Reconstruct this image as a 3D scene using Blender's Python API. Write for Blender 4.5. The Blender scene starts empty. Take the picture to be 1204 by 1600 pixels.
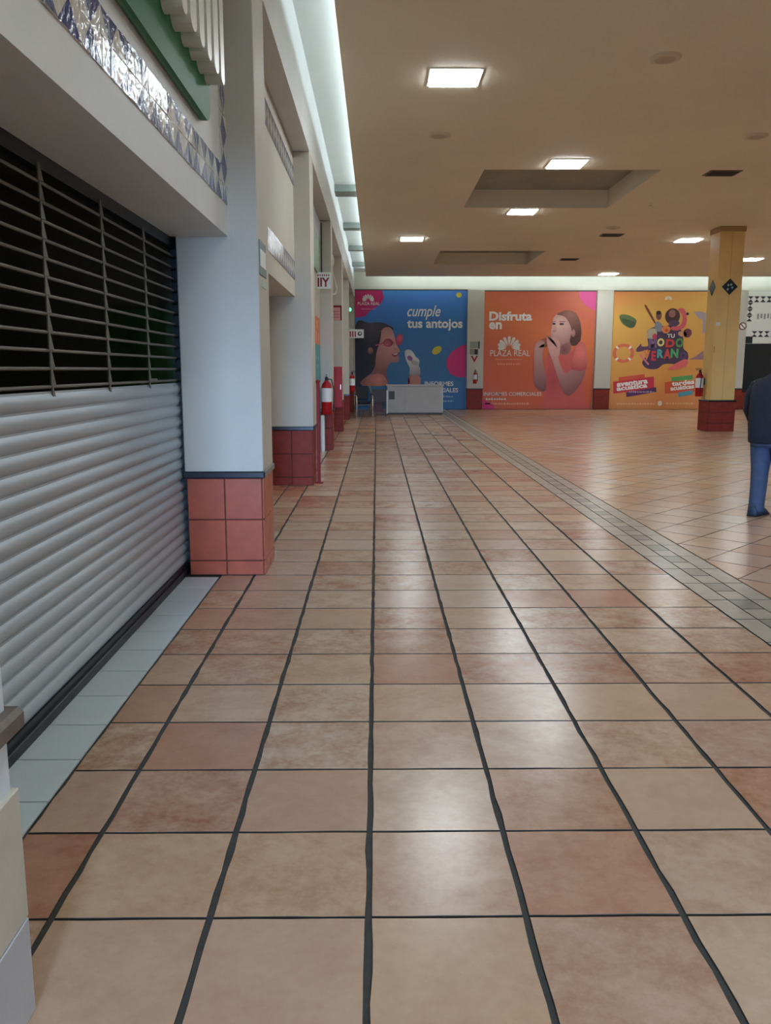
import bpy, bmesh, math, random
from mathutils import Vector, Matrix
random.seed(7)
S = bpy.context.scene
COL = S.collection

# ------------------------------------------------------------------ camera
F_PX, PITCH, YAW, EYE = 1320.0, 9.568, 0.599, 1.532
cam_d = bpy.data.cameras.new('camera'); cam = bpy.data.objects.new('camera', cam_d); COL.objects.link(cam)
cam_d.sensor_fit = 'VERTICAL'; cam_d.sensor_height = 32.0; cam_d.lens = F_PX / 1600.0 * 32.0
cam_d.clip_start = 0.05; cam_d.clip_end = 200
cam.location = (0, 0, EYE)
cam.rotation_euler = (math.radians(90 - PITCH), 0, math.radians(-YAW))
S.camera = cam
# ------------------------------------------------------------------ exposure, world, big lights
S.view_settings.view_transform = 'Standard'; S.view_settings.look = 'None'
S.view_settings.exposure = 1.36; S.view_settings.gamma = 1.0; S.view_settings.use_curve_mapping = False
W = bpy.data.worlds.new('world'); S.world = W; W.use_nodes = True
W.node_tree.nodes['Background'].inputs[0].default_value = (0.55, 0.68, 0.9, 1)
W.node_tree.nodes['Background'].inputs[1].default_value = 0.35
PANEL_STRENGTH = 26.0

def area(name, loc, rot, sx, sy, power, col):
    l = bpy.data.lights.new(name, 'AREA'); l.shape = 'RECTANGLE'; l.size = sx; l.size_y = sy
    l.energy = power; l.color = col
    o = bpy.data.objects.new(name, l); COL.objects.link(o); o.location = loc; o.rotation_euler = rot
    return o
# daylight through the open entrance behind the photographer
area('entrance_daylight', (0.7, -12.0, 2.85), (math.radians(90), 0, 0), 1.6, 1.3, 1250, (0.38, 0.60, 1.0))
# cove strips lying on top of the dropped ceiling: left side and far side
area('cove_strip_light_side', (-0.27, 14.0, 5.06), (0, math.radians(112), 0), 0.05, 36.0, 42, (0.74, 0.92, 1.0))
area('cove_strip_light_far', (8.0, 32.28, 5.06), (math.radians(-112), 0, math.radians(180)), 16.0, 0.05, 50, (0.80, 0.97, 1.0))

# ------------------------------------------------------------------ materials
def lin(c):
    return tuple((v / 255 / 12.92) if v / 255 <= 0.04045 else ((v / 255 + 0.055) / 1.055) ** 2.4 for v in c) + (1,)
MATS = {}
def mat(name, col, rough=0.6, metal=0.0, var=0.0, scale=8.0, bump=0.0, bscale=40.0, spec=0.5, emit=0, coat=0.0, stretch=(1, 1, 1)):
    if name in MATS: return MATS[name]
    m = bpy.data.materials.new(name); m.use_nodes = True; nt = m.node_tree; b = nt.nodes['Principled BSDF']
    c = lin(col)
    b.inputs['Base Color'].default_value = c; b.inputs['Roughness'].default_value = rough
    b.inputs['Metallic'].default_value = metal; b.inputs['Specular IOR Level'].default_value = spec
    b.inputs['Coat Weight'].default_value = coat
    if emit:
        b.inputs['Emission Color'].default_value = c; b.inputs['Emission Strength'].default_value = emit
    if var or bump:
        tc = nt.nodes.new('ShaderNodeNewGeometry'); mp = nt.nodes.new('ShaderNodeMapping'); mp.inputs['Scale'].default_value = stretch
        nt.links.new(tc.outputs['Position'], mp.inputs['Vector'])
    if var:
        n = nt.nodes.new('ShaderNodeTexNoise'); n.inputs['Scale'].default_value = scale; n.inputs['Detail'].default_value = 5
        r = nt.nodes.new('ShaderNodeValToRGB')
        r.color_ramp.elements[0].position = 0.3; r.color_ramp.elements[1].position = 0.7
        r.color_ramp.elements[0].color = tuple(x * (1 - var) for x in c[:3]) + (1,)
        r.color_ramp.elements[1].color = tuple(min(1, x * (1 + var * 0.6)) for x in c[:3]) + (1,)
        nt.links.new(mp.outputs['Vector'], n.inputs['Vector']); nt.links.new(n.outputs['Fac'], r.inputs['Fac'])
        nt.links.new(r.outputs['Color'], b.inputs['Base Color'])
    if bump:
        n2 = nt.nodes.new('ShaderNodeTexNoise'); n2.inputs['Scale'].default_value = bscale; n2.inputs['Detail'].default_value = 4
        bp = nt.nodes.new('ShaderNodeBump'); bp.inputs['Strength'].default_value = bump; bp.inputs['Distance'].default_value = 0.01
        nt.links.new(mp.outputs['Vector'], n2.inputs['Vector']); nt.links.new(n2.outputs['Fac'], bp.inputs['Height'])
        nt.links.new(bp.outputs['Normal'], b.inputs['Normal'])
    MATS[name] = m
    return m

def tile_mat(name, tones, x0, y0, px, py, ang, rough=0.25, mott=0.95):
    """Glazed clay tiles: a tone of its own for each tile, cloudy mottling, worn gloss."""
    m = bpy.data.materials.new(name); m.use_nodes = True; nt = m.node_tree; N = nt.nodes.new; L = nt.links.new
    b = nt.nodes['Principled BSDF']
    g = N('ShaderNodeNewGeometry')
    mp = N('ShaderNodeMapping'); mp.vector_type = 'TEXTURE'
    mp.inputs['Location'].default_value = (x0, y0, 0); mp.inputs['Rotation'].default_value = (0, 0, ang)
    mp.inputs['Scale'].default_value = (px, py, 1)
    L(g.outputs['Position'], mp.inputs['Vector'])
    sep = N('ShaderNodeSeparateXYZ'); L(mp.outputs['Vector'], sep.inputs[0])
    fx = N('ShaderNodeMath'); fx.operation = 'FLOOR'; L(sep.outputs[0], fx.inputs[0])
    fy = N('ShaderNodeMath'); fy.operation = 'FLOOR'; L(sep.outputs[1], fy.inputs[0])
    cmb = N('ShaderNodeCombineXYZ'); L(fx.outputs[0], cmb.inputs[0]); L(fy.outputs[0], cmb.inputs[1])
    wn = N('ShaderNodeTexWhiteNoise'); wn.noise_dimensions = '2D'; L(cmb.outputs[0], wn.inputs['Vector'])
    rp = N('ShaderNodeValToRGB'); e = rp.color_ramp.elements
    e[0].position = 0; e[0].color = lin(tones[0]); e[1].position = 1; e[1].color = lin(tones[-1])
    for i, t in enumerate(tones[1:-1]):
        q = e.new((i + 1) / (len(tones) - 1)); q.color = lin(t)
    L(wn.outputs['Value'], rp.inputs['Fac'])
    # per-tile shifted cloud noise
    sc = N('ShaderNodeVectorMath'); sc.operation = 'MULTIPLY_ADD'; sc.inputs[1].default_value = (13.7, 7.3, 5.1)
    L(wn.outputs['Color'], sc.inputs[0]); L(g.outputs['Position'], sc.inputs[2])
    n1 = N('ShaderNodeTexNoise'); n1.inputs['Scale'].default_value = 6.0; n1.inputs['Detail'].default_value = 5; n1.inputs['Roughness'].default_value = 0.55
    L(sc.outputs[0], n1.inputs['Vector'])
    n2 = N('ShaderNodeTexNoise'); n2.inputs['Scale'].default_value = 26; n2.inputs['Detail'].default_value = 6; n2.inputs['Roughness'].default_value = 0.7
    L(sc.outputs[0], n2.inputs['Vector'])
    mul = N('ShaderNodeMath'); mul.operation = 'MULTIPLY_ADD'; mul.inputs[1].default_value = 0.8; L(n2.outputs['Fac'], mul.inputs[0])
    L(n1.outputs['Fac'], mul.inputs[2])
    mr = N('ShaderNodeMapRange'); mr.inputs['From Min'].default_value = 0.72; mr.inputs['From Max'].default_value = 1.18
    L(mul.outputs[0], mr.inputs['Value'])
    ml = N('ShaderNodeMath'); ml.operation = 'MULTIPLY'; ml.inputs[1].default_value = mott
    sc3 = N('ShaderNodeSeparateColor'); L(wn.outputs['Color'], sc3.inputs[0])
    am = N('ShaderNodeMapRange'); am.inputs['To Min'].default_value = 0.25; am.inputs['To Max'].default_value = 1.25; L(sc3.outputs[1], am.inputs['Value'])
    m3 = N('ShaderNodeMath'); m3.operation = 'MULTIPLY'; L(am.outputs[0], m3.inputs[0]); L(mr.outputs[0], m3.inputs[1])
    L(m3.outputs[0], ml.inputs[0])
    mx = N('ShaderNodeMix'); mx.data_type = 'RGBA'; mx.blend_type = 'MULTIPLY'
    mx.inputs['B'].default_value = (0.66, 0.46, 0.36, 1)
    L(ml.outputs[0], mx.inputs['Factor']); L(rp.outputs['Color'], mx.inputs['A'])
    L(mx.outputs['Result'], b.inputs['Base Color'])

    b.inputs['Roughness'].default_value = rough
    bp = N('ShaderNodeBump'); bp.inputs['Strength'].default_value = 0.02; bp.inputs['Distance'].default_value = 0.002
    L(n1.outputs['Fac'], bp.inputs['Height']); L(bp.outputs['Normal'], b.inputs['Normal'])
    b.inputs['Specular IOR Level'].default_value = 0.5
    MATS[name] = m
    return m

CREAM = mat('cream_wall_paint', (192, 187, 172), 0.6, var=0.06, scale=1.5, bump=0.05, bscale=60)
WHITEW = mat('white_wall_paint', (214, 216, 212), 0.55, var=0.04, scale=2, bump=0.05, bscale=60)
CEILP = mat('tan_ceiling_paint', (228, 216, 192), 0.7, var=0.05, scale=0.5)
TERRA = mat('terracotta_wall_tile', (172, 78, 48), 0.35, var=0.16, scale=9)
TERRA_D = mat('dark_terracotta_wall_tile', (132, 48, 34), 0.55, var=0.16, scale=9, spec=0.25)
JOINT = mat('brown_tile_joint', (92, 62, 52), 0.9)
NAVY = mat('navy_glazed_trim', (26, 29, 38), 0.3)
GREYTRIM = mat('chipped_grey_trim', (136, 132, 124), 0.6, var=0.25, scale=30)
GROUT = mat('dark_grey_floor_grout', (62, 60, 54), 0.9, var=0.2, scale=20)
SLAT = mat('grey_painted_shutter_steel', (176, 188, 196), 0.42, metal=0.25, var=0.1, scale=3, stretch=(1, 0.25, 6))
ROD = mat('dull_aluminium_rod', (112, 110, 102), 0.55, metal=0.35)
DARKM = mat('dark_painted_metal', (30, 34, 42), 0.45, metal=0.2)
BLUEG = mat('cobalt_glaze', (58, 70, 124), 0.16, var=0.2, scale=40, bump=0.5, bscale=30)
WHITEG = mat('white_glaze', (204, 202, 190), 0.16, var=0.05, scale=40, bump=0.5, bscale=30)
GREENP = mat('green_acrylic_sign', (16, 104, 58), 0.55)
GREENL = mat('pale_green_acrylic_edge', (60, 120, 80), 0.5)
LETW = mat('white_acrylic_letter', (216, 214, 198), 0.35)
WHITEP = mat('white_plastic', (222, 222, 216), 0.4)
REDP = mat('red_enamel', (170, 18, 26), 0.4, spec=0.3)
REDD = mat('dark_red_enamel', (128, 20, 26), 0.5, spec=0.25)
BLACK = mat('black_rubber', (20, 20, 22), 0.5)
CHROME = mat('chrome_tube', (200, 200, 198), 0.18, metal=1.0)
WOODB = mat('brown_wood', (96, 52, 42), 0.5, var=0.2, scale=12)
GREYC = mat('grey_counter_laminate', (172, 166, 156), 0.45, var=0.06, scale=3)
DGREY = mat('dark_grey_steel', (70, 68, 64), 0.5, metal=0.3)
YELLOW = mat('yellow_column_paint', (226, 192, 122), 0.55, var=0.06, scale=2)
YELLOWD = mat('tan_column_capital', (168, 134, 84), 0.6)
SHOPD = mat('dark_shop_interior', (120, 116, 98), 0.8)
REFLG = mat('green_reflection_tint', (84, 122, 66), 0.5, var=.5, scale=2.5)  # blurry green reflection put into the colour
GLASS = None

# ------------------------------------------------------------------ mesh helpers
def link(o, parent=None):
    COL.objects.link(o)
    if parent is not None: o.parent = parent
    return o
class MB:
    def __init__(s): s.v = []; s.f = []; s.m = []; s.sm = []
    def add(s, vs, fs, mi=0, smooth=False):
        k = len(s.v); s.v += [tuple(v) for v in vs]
        for f in fs: s.f.append(tuple(i + k for i in f)); s.m.append(mi); s.sm.append(smooth)
        return s
    def box(s, lo, hi, mi=0, bev=0.0):
        x0, y0, z0 = lo; x1, y1, z1 = hi
        if bev <= 0:
            return s.add([(x0, y0, z0), (x1, y0, z0), (x1, y1, z0), (x0, y1, z0), (x0, y0, z1), (x1, y0, z1), (x1, y1, z1), (x0, y1, z1)],
                  [(0, 3, 2, 1), (4, 5, 6, 7), (0, 1, 5, 4), (1, 2, 6, 5), (2, 3, 7, 6), (3, 0, 4, 7)], mi)
        bm = bmesh.new(); bmesh.ops.create_cube(bm, size=1)
        for v in bm.verts: v.co = Vector(((x0 + x1) / 2 + v.co.x * (x1 - x0), (y0 + y1) / 2 + v.co.y * (y1 - y0), (z0 + z1) / 2 + v.co.z * (z1 - z0)))
        bmesh.ops.bevel(bm, geom=bm.edges[:], offset=bev, segments=1, affect='EDGES')
        s.add([v.co[:] for v in bm.verts], [[v.index for v in f.verts] for f in bm.faces], mi) if not bm.verts.index_update() else 0
        bm.free(); return s
    def tube(s, pts, r, n=10, mi=0, caps=True):
        pts = [Vector(p) for p in pts]; rr = r if isinstance(r, (list, tuple)) else [r] * len(pts)
        vs = []; fs = []; prev = None
        for i, p in enumerate(pts):
            t = (pts[min(i + 1, len(pts) - 1)] - pts[max(i - 1, 0)]).normalized()
            if prev is None:
                a = Vector((0, 0, 1)) if abs(t.z) < 0.9 else Vector((1, 0, 0)); u = t.cross(a).normalized()
            else:
                u = (prev - t * prev.dot(t)).normalized()
            prev = u; w = t.cross(u)
            for k in range(n):
                an = 2 * math.pi * k / n; vs.append(p + (u * math.cos(an) + w * math.sin(an)) * rr[i])
        for i in range(len(pts) - 1):
            for k in range(n):
                fs.append((i * n + k, i * n + (k + 1) % n, (i + 1) * n + (k + 1) % n, (i + 1) * n + k))
        s.add(vs, fs, mi, True)
        if caps:
            s.add(vs[:n], [tuple(range(n))[::-1]], mi); s.add(vs[-n:], [tuple(range(n))], mi)
        return s
    def lathe(s, prof, c=(0, 0, 0), n=24, mi=0, axis='Z', smooth=True):
        vs = []; fs = []
        for (r, h) in prof:
            for k in range(n):
                a = 2 * math.pi * k / n; x, y = r * math.cos(a), r * math.sin(a)
                p = (x, y, h) if axis == 'Z' else ((x, h, y) if axis == 'Y' else (h, x, y))
                vs.append((c[0] + p[0], c[1] + p[1], c[2] + p[2]))
        for i in range(len(prof) - 1):
            for k in range(n): fs.append((i * n + k, i * n + (k + 1) % n, (i + 1) * n + (k + 1) % n, (i + 1) * n + k))
        s.add(vs, fs, mi, smooth)
        s.add(vs[:n], [tuple(range(n))[::-1]], mi); s.add(vs[-n:], [tuple(range(n))], mi)
        return s
    def prism(s, poly, axis, a, b, mi=0):
        """poly: 2D points; extruded along axis from a to b. axis X: (y,z); Y: (x,z); Z: (x,y)."""
        n = len(poly)
        def P(p, h): return (h, p[0], p[1]) if axis == 'X' else ((p[0], h, p[1]) if axis == 'Y' else (p[0], p[1], h))
        vs = [P(p, a) for p in poly] + [P(p, b) for p in poly]
        fs = [tuple(range(n))[::-1], tuple(range(n, 2 * n))] + [(i, (i + 1) % n, n + (i + 1) % n, n + i) for i in range(n)]
        return s.add(vs, fs, mi)
    def mesh(s, name, mats, fix=True):
        me = bpy.data.meshes.new(name); me.from_pydata(s.v, [], s.f)
        for m in (mats if isinstance(mats, (list, tuple)) else [mats]): me.materials.append(m)
        for i, p in enumerate(me.polygons): p.material_index = s.m[i]; p.use_smooth = s.sm[i]
        if fix:
            bm = bmesh.new(); bm.from_mesh(me); bmesh.ops.recalc_face_normals(bm, faces=bm.faces); bm.to_mesh(me); bm.free()
        me.update(); return me
    def build(s, name, mats, parent=None, loc=(0, 0, 0), rot=(0, 0, 0), fix=True):
        o = bpy.data.objects.new(name, s.mesh(name, mats, fix)); link(o, parent); o.location = loc; o.rotation_euler = rot
        return o
def bx(lo, hi, bev=0.0): return MB().box(lo, hi, 0, bev)
def inst(name, me, parent=None, loc=(0, 0, 0), rot=(0, 0, 0)):
    o = bpy.data.objects.new(name, me); link(o, parent); o.location = loc; o.rotation_euler = rot; return o
def tag(o, label=None, cat=None, group=None, kind=None):
    if label: o['label'] = label
    if cat: o['category'] = cat
    if group: o['group'] = group
    if kind: o['kind'] = kind
    return o
def thing(name, label, cat, loc=(0, 0, 0), rotz=0, group=None):
    o = bpy.data.objects.new(name, None); o.empty_display_size = 0.2; link(o); o.location = loc; o.rotation_euler = (0, 0, rotz)
    return tag(o, label, cat, group)
def text_mesh(txt, size=1.0, bold=0.0, shear=0.0, extrude=0.0, spacing=1.0):
    c = bpy.data.curves.new('t', 'FONT'); c.body = txt; c.size = size; c.offset = bold; c.shear = shear; c.extrude = extrude; c.space_character = spacing
    c.resolution_u = 3
    o = bpy.data.objects.new('t', c); COL.objects.link(o)
    dg = bpy.context.evaluated_depsgraph_get(); dg.update()
    me = bpy.data.meshes.new_from_object(o.evaluated_get(dg))
    bpy.data.objects.remove(o); bpy.data.curves.remove(c)
    return me
def text_fit(name, txt, m, parent, x0, x1, z, y, bold=0.0, shear=0.0, hgt=None, rot=0.0, depth=0.0, spacing=1.0):
    """Flat lettering in an XZ plane at depth y facing -Y; baseline z, spanning x0..x1."""
    me = text_mesh(txt, 1.0, bold, shear, depth, spacing)
    xs = [v.co.x for v in me.vertices]; ys = [v.co.y for v in me.vertices]
    k = (x1 - x0) / (max(xs) - min(xs)); kz = k if hgt is None else hgt / max(ys)
    mx = min(xs)
    for v in me.vertices:
        a, b, c = (v.co.x - mx) * k, v.co.y * kz, v.co.z
        v.co = (a * math.cos(rot) - b * math.sin(rot), -c, a * math.sin(rot) + b * math.cos(rot))
    me.materials.clear(); me.materials.append(m)
    return inst(name, me, parent, (x0, y, z))

# ------------------------------------------------------------------ layout (metres)
PITCH_T = 0.4485; ROW = 0.45; TX0 = -0.923; TY0 = 1.273
X_THR = -1.178; X_SHUT = -1.455; X_BORD = TX0 + 7 * PITCH_T; X_BORD2 = X_BORD + 0.448
Y_BACK = 33.3; X_RIGHT = 16.6; Y_REAR = -4.6
PX0, PX1 = -1.42, -0.84; PD = 0.58
PY = [1.25 + 5.0 * k - (0.0 if k == 0 else 0.02) for k in range(7)]
X_FAS = -1.05; Z_SOF = 2.46; Z_BEAM = 4.24; Z_CEIL = 4.95; Z_LID = 5.20

# ------------------------------------------------------------------ floor
floor = bx((-4.2, Y_REAR, -0.15), (X_RIGHT + 0.2, Y_BACK + 2.4, -0.007)).build('floor', GROUT); tag(floor, kind='structure')
TONES = [(190, 158, 129), (193, 165, 138), (184, 148, 120), (195, 172, 148), (180, 140, 112), (192, 160, 128), (186, 154, 132), (193, 166, 138), (176, 126, 98), (188, 156, 129)]
T_MAIN = tile_mat('clay_floor_tile_straight', TONES, TX0, TY0, PITCH_T, ROW, 0)
T_DIAG = tile_mat('clay_floor_tile_diagonal', [(188, 148, 116), (192, 158, 128), (184, 142, 112), (190, 162, 138), (184, 150, 124)], 2.7, 1.0, ROW, ROW, math.radians(45), mott=0.35)
T_THR = mat('pale_grey_threshold_tile', (196, 206, 208), 0.3, var=0.05, scale=3)
T_LIGHT = mat('pale_border_tile', (170, 158, 140), 0.3, var=0.14, scale=9)
T_DARK = mat('grey_border_tile', (136, 126, 110), 0.3, var=0.16, scale=9)

def tile_variant(w, l, mat_, seed, jit=0.004, seg=4):
    rnd = random.Random(seed)
    pts = []
    for (a, b, nx, ny) in (((-w / 2, -l / 2), (w / 2, -l / 2), 0, 1), ((w / 2, -l / 2), (w / 2, l / 2), 1, 0), ((w / 2, l / 2), (-w / 2, l / 2), 0, 1), ((-w / 2, l / 2), (-w / 2, -l / 2), 1, 0)):
        for k in range(seg):
            t = k / seg; j = 0 if k == 0 else rnd.uniform(-jit, jit) * (1.0 if nx else 0.5)
            pts.append((a[0] + (b[0] - a[0]) * t + nx * j, a[1] + (b[1] - a[1]) * t + ny * j))
    tx, ty = rnd.uniform(-.0014, .0014), rnd.uniform(-.0014, .0014)
    n = len(pts); m = MB()
    top = [(p[0] * 0.994, p[1] * 0.996, p[0] * tx + p[1] * ty) for p in pts]; bot = [(p[0], p[1], -0.0066) for p in pts]
    m.add(top, [tuple(range(n))], 0)
    m.add(top + bot, [(i, n + i, n + (i + 1) % n, (i + 1) % n) for i in range(n)], 1)
    return m.mesh('floor_tile', [mat_, mat_ if mat_ is T_THR else GROUT], False)
GX, GY = 0.018, 0.010
VAR = [tile_variant(PITCH_T - GX, ROW - GY, T_MAIN, 100 + i) for i in range(8)]
WP = (TX0 - X_THR)
VARP = [tile_variant(WP - GX, ROW - GY, T_MAIN, 200 + i) for i in range(4)]
NROW_IND = 26
rest = MB()
def flat_tile(mb, cx, cy, w, l, ang=0.0, mi=0, side=2):
    c, s_ = math.cos(ang), math.sin(ang)
    def R(x, y, z): return (cx + x * c - y * s_, cy + x * s_ + y * c, z)
    t = 0.995
    tx, ty = random.uniform(-.0014, .0014), random.uniform(-.0014, .0014)
    vs = [R(sx * w / 2 * t, sy * l / 2 * t, sx * w / 2 * tx + sy * l / 2 * ty) for sx, sy in ((-1, -1), (1, -1), (1, 1), (-1, 1))] + [R(sx * w / 2, sy * l / 2, -0.0066) for sx, sy in ((-1, -1), (1, -1), (1, 1), (-1, 1))]
    mb.add(vs, [(0, 1, 2, 3)], mi); mb.add(vs, [(0, 4, 5, 1), (1, 5, 6, 2), (2, 6, 7, 3), (3, 7, 4, 0)], side)
def in_pillar(x, y):
    return any(p - 0.2 < y < p + PD + 0.2 for p in PY) and x < PX1
n_rows = int((Y_BACK - TY0) / ROW) + 1
for r in range(-13, n_rows):
    yc = TY0 + (r + 0.5) * ROW
    for c in range(-1, 7):
        xc = (X_THR + TX0) / 2 if c < 0 else TX0 + (c + 0.5) * PITCH_T
        w = (WP if c < 0 else PITCH_T) - GX
        if 0 <= r < NROW_IND:
            v = (VARP if c < 0 else VAR); inst('tile', v[random.randrange(len(v))], floor, (xc, yc, 0), (0, 0, random.choice((0, math.pi))))
        else:
            flat_tile(rest, xc, yc, w, ROW - GY)
# left margin beyond the threshold (bays 2 to 7)
y = PY[1] + PD
while y < Y_BACK - 0.3:
    flat_tile(rest, (X_THR + X_SHUT) / 2, y + ROW / 2, X_THR - X_SHUT - 0.012, ROW - GY); y += ROW
# border strip: two pale edge courses and a chequered middle course
bw = 0.448 / 3
EDGE = [tile_variant(bw - 0.008, 0.45 - 0.008, T_LIGHT, 300 + i, 0.0015) for i in range(3)]
CHK = [tile_variant(bw - 0.008, 0.225 - 0.008, (T_LIGHT, T_DARK)[i], 310 + i, 0.0015) for i in range(2)]
borest = MB()
k = 0; y = 1.0
while y < Y_BACK - 0.3:
    for j in range(2):
        yy = y + 0.1125 + 0.225 * j
        if 3.6 < y < 12.0: inst('border_tile', CHK[j], floor, (X_BORD + 1.5 * bw, yy, 0))
        else: flat_tile(borest, X_BORD + 1.5 * bw, yy, bw - .008, .217, 0, j)
    for c in (0.5, 2.5):
        if 3.6 < y < 12.0: inst('border_tile', EDGE[random.randrange(3)], floor, (X_BORD + c * bw, y + 0.225, 0))
        else: flat_tile(borest, X_BORD + c * bw, y + 0.225, bw - .008, .442)
    y += 0.45
# diagonal field to the right of the border
DV = [tile_variant(ROW - 0.008, ROW - 0.008, T_DIAG, 400 + i, 0.003) for i in range(6)]
drest = MB()
a45 = math.radians(45); c45 = math.cos(a45)
n_d = 0
for i in range(-70, 110):
    for j in range(-70, 110):
        u, v = (i + 0.5) * ROW, (j + 0.5) * ROW
        xc, yc = 2.7 + (u - v) * c45, 1.0 + (u + v) * c45
        half = ROW * c45
        if xc - half < X_BORD2 - 0.01 - half * 0 or xc > X_RIGHT or yc < -4 or yc > Y_BACK - 0.2: 
            continue
        if xc - half >= X_BORD2 + 0.0:
            if 4.6 < yc < 11.5 and xc < 1.0 + 0.47 * yc and n_d < 150:
                inst('diagonal_tile', DV[random.randrange(6)], floor, (xc, yc, 0), (0, 0, a45)); n_d += 1
            else:
                flat_tile(drest, xc, yc, ROW - 0.008, ROW - 0.008, a45)
# triangular cuts along the border
yk = None
for i in range(-70, 110):
    for j in range(-70, 110):
        u, v = (i + 0.5) * ROW, (j + 0.5) * ROW
        xc, yc = 2.7 + (u - v) * c45, 1.0 + (u + v) * c45; half = ROW * c45 - 0.009
        if -4 < yc < Y_BACK - 0.4 and xc - half < X_BORD2 + 0.009 < xc + half:
            e = X_BORD2 + 0.012; d = xc + half - e
            poly = [(e, yc - d), (xc + half, yc), (e, yc + d)] if e >= xc else [(e, yc + (half - (xc - e))), (e, yc - (half - (xc - e))), (xc, yc - half), (xc + half, yc), (xc, yc + half)]
            drest.prism(poly, 'Z', -0.0066, 0.0)
tag(rest.build('straight_tile_field', [T_MAIN, T_MAIN, GROUT], floor, fix=False), kind='stuff')
tag(borest.build('border_tile_field', [T_LIGHT, T_DARK, GROUT], floor, fix=False), kind='stuff')
tag(drest.build('diagonal_tile_field', [T_DIAG, T_DIAG, GROUT], floor, fix=False), kind='stuff')
# white threshold in front of the shutter
THV = tile_variant(X_THR - X_SHUT - 0.006, 0.33 - 0.003, T_THR, 500, 0.0004)
y = PY[0] + PD
while y + 0.33 <= PY[1] + 0.03:
    inst('threshold_tile', THV, floor, ((X_THR + X_SHUT) / 2, y + 0.165, 0.003)); y += 0.3333

# ------------------------------------------------------------------ ceiling with two coffers
COF = [(1.87, 4.95, 15.4, 18.9), (1.87, 4.95, 25.55, 28.75)]
cb = MB(); XL = -0.39; YF = 32.4
def slab(x0, x1, y0, y1): cb.box((x0, y0, Z_CEIL), (x1, y1, Z_CEIL + 0.05))
slab(XL, COF[0][0], Y_REAR, YF); slab(COF[0][1], X_RIGHT, Y_REAR, YF)
slab(COF[0][0], COF[0][1], Y_REAR, COF[0][2]); slab(COF[0][0], COF[0][1], COF[0][3], COF[1][2]); slab(COF[0][0], COF[0][1], COF[1][3], YF)
for (x0, x1, y0, y1) in COF:
    t = 0.04; zt = Z_CEIL + 0.37
    cb.box((x0 - t, y0 - t, Z_CEIL + .05), (x0, y1 + t, zt)); cb.box((x1, y0 - t, Z_CEIL + .05), (x1 + t, y1 + t, zt))
    cb.box((x0, y0 - t, Z_CEIL + .05), (x1, y0, zt)); cb.box((x0, y1, Z_CEIL + .05), (x1, y1 + t, zt))
ceiling = cb.build('ceiling', CEILP); tag(ceiling, kind='structure')
for (x0, x1, y0, y1) in COF: bx((x0 - .04, y0 - .04, zt), (x1 + .04, y1 + .04, zt + .04)).build('coffer_top_panel', mat('grey_coffer_sheet', (150, 148, 132), .6, var=.15, scale=2), ceiling)  # coffer tops, a darker grey than the ceiling paint
bx((-1.6, Y_REAR, Z_LID), (0.6, Y_BACK + .2, Z_LID + 0.1)).build('cove_slab', WHITEW, ceiling)
bx((0.6, 31.6, Z_LID), (X_RIGHT, Y_BACK + .2, Z_LID + 0.1)).build('cove_slab', WHITEW, ceiling)
for yb, wb in ((17.85, .55), (22.3, .45), (26.3, .3), (30.2, .25), (12.6, .0), (8.0, 0.0)):
    if wb: bx((PX1, yb, Z_LID - 0.13), (-0.1, yb + wb, Z_LID)).build('cove_beam', mat('grey_cove_beam', (140, 146, 140), .7), ceiling)

# ------------------------------------------------------------------ walls
wl = MB()
wl.box((-1.6, Y_REAR, Z_BEAM), (PX1, Y_BACK, Z_LID))                        # upper beam
wall_left = wl.build('wall_left', WHITEW); tag(wall_left, kind='structure')
HDR = []
for k in range(7):
    y0 = PY[k] + PD if k >= 0 else Y_REAR; y1 = PY[k + 1] if k + 1 < 7 else Y_BACK
    bx((X_SHUT - 0.03, y0, Z_SOF), (X_FAS, y1, Z_BEAM)).build('shop_header', CREAM if k else WHITEW, wall_left)
bx((-4.0, Y_REAR, 0), (PX1 - 0.02, PY[0], Z_BEAM)).build('wall_block', CREAM, wall_left)
# dark closed shop behind the shutter
sh = MB()
sh.box((-4.1, 1.2, 0), (-4.0, 7.2, 2.9)); sh.box((-4.0, 1.2, 0), (-1.5, 1.3, 2.9)); sh.box((-4.0, 6.9, 0), (-1.5, 7.0, 2.9)); sh.box((-4.1, 1.2, 2.9), (-1.5, 7.2, 3.0))
sh.build('shop_interior', SHOPD, wall_left)
bx((-2.1, 6.80, 0.0), (-1.51, 6.9, 2.0)).build('green_reflection_panel', REFLG, wall_left)  # added panel that paints the green reflection behind the grille
# infill of the other bays
for k, xw, m_ in ((1, X_SHUT - 0.02, CREAM), (2, X_FAS - 0.02, CREAM), (3, -1.25, CREAM), (4, -1.25, CREAM), (5, -1.25, CREAM), (6, -1.25, CREAM)):
    y0 = PY[k] + PD; y1 = PY[k + 1] if k < 6 else Y_BACK
    o = bx((xw - 0.08, y0, 0), (xw, y1, Z_SOF)).build('shop_infill', m_, wall_left)
    if k > 2:
        bx((xw, y0, 0), (xw + 0.02, y1, 0.74)).build('infill_skirting', TERRA_D, wall_left)

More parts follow.
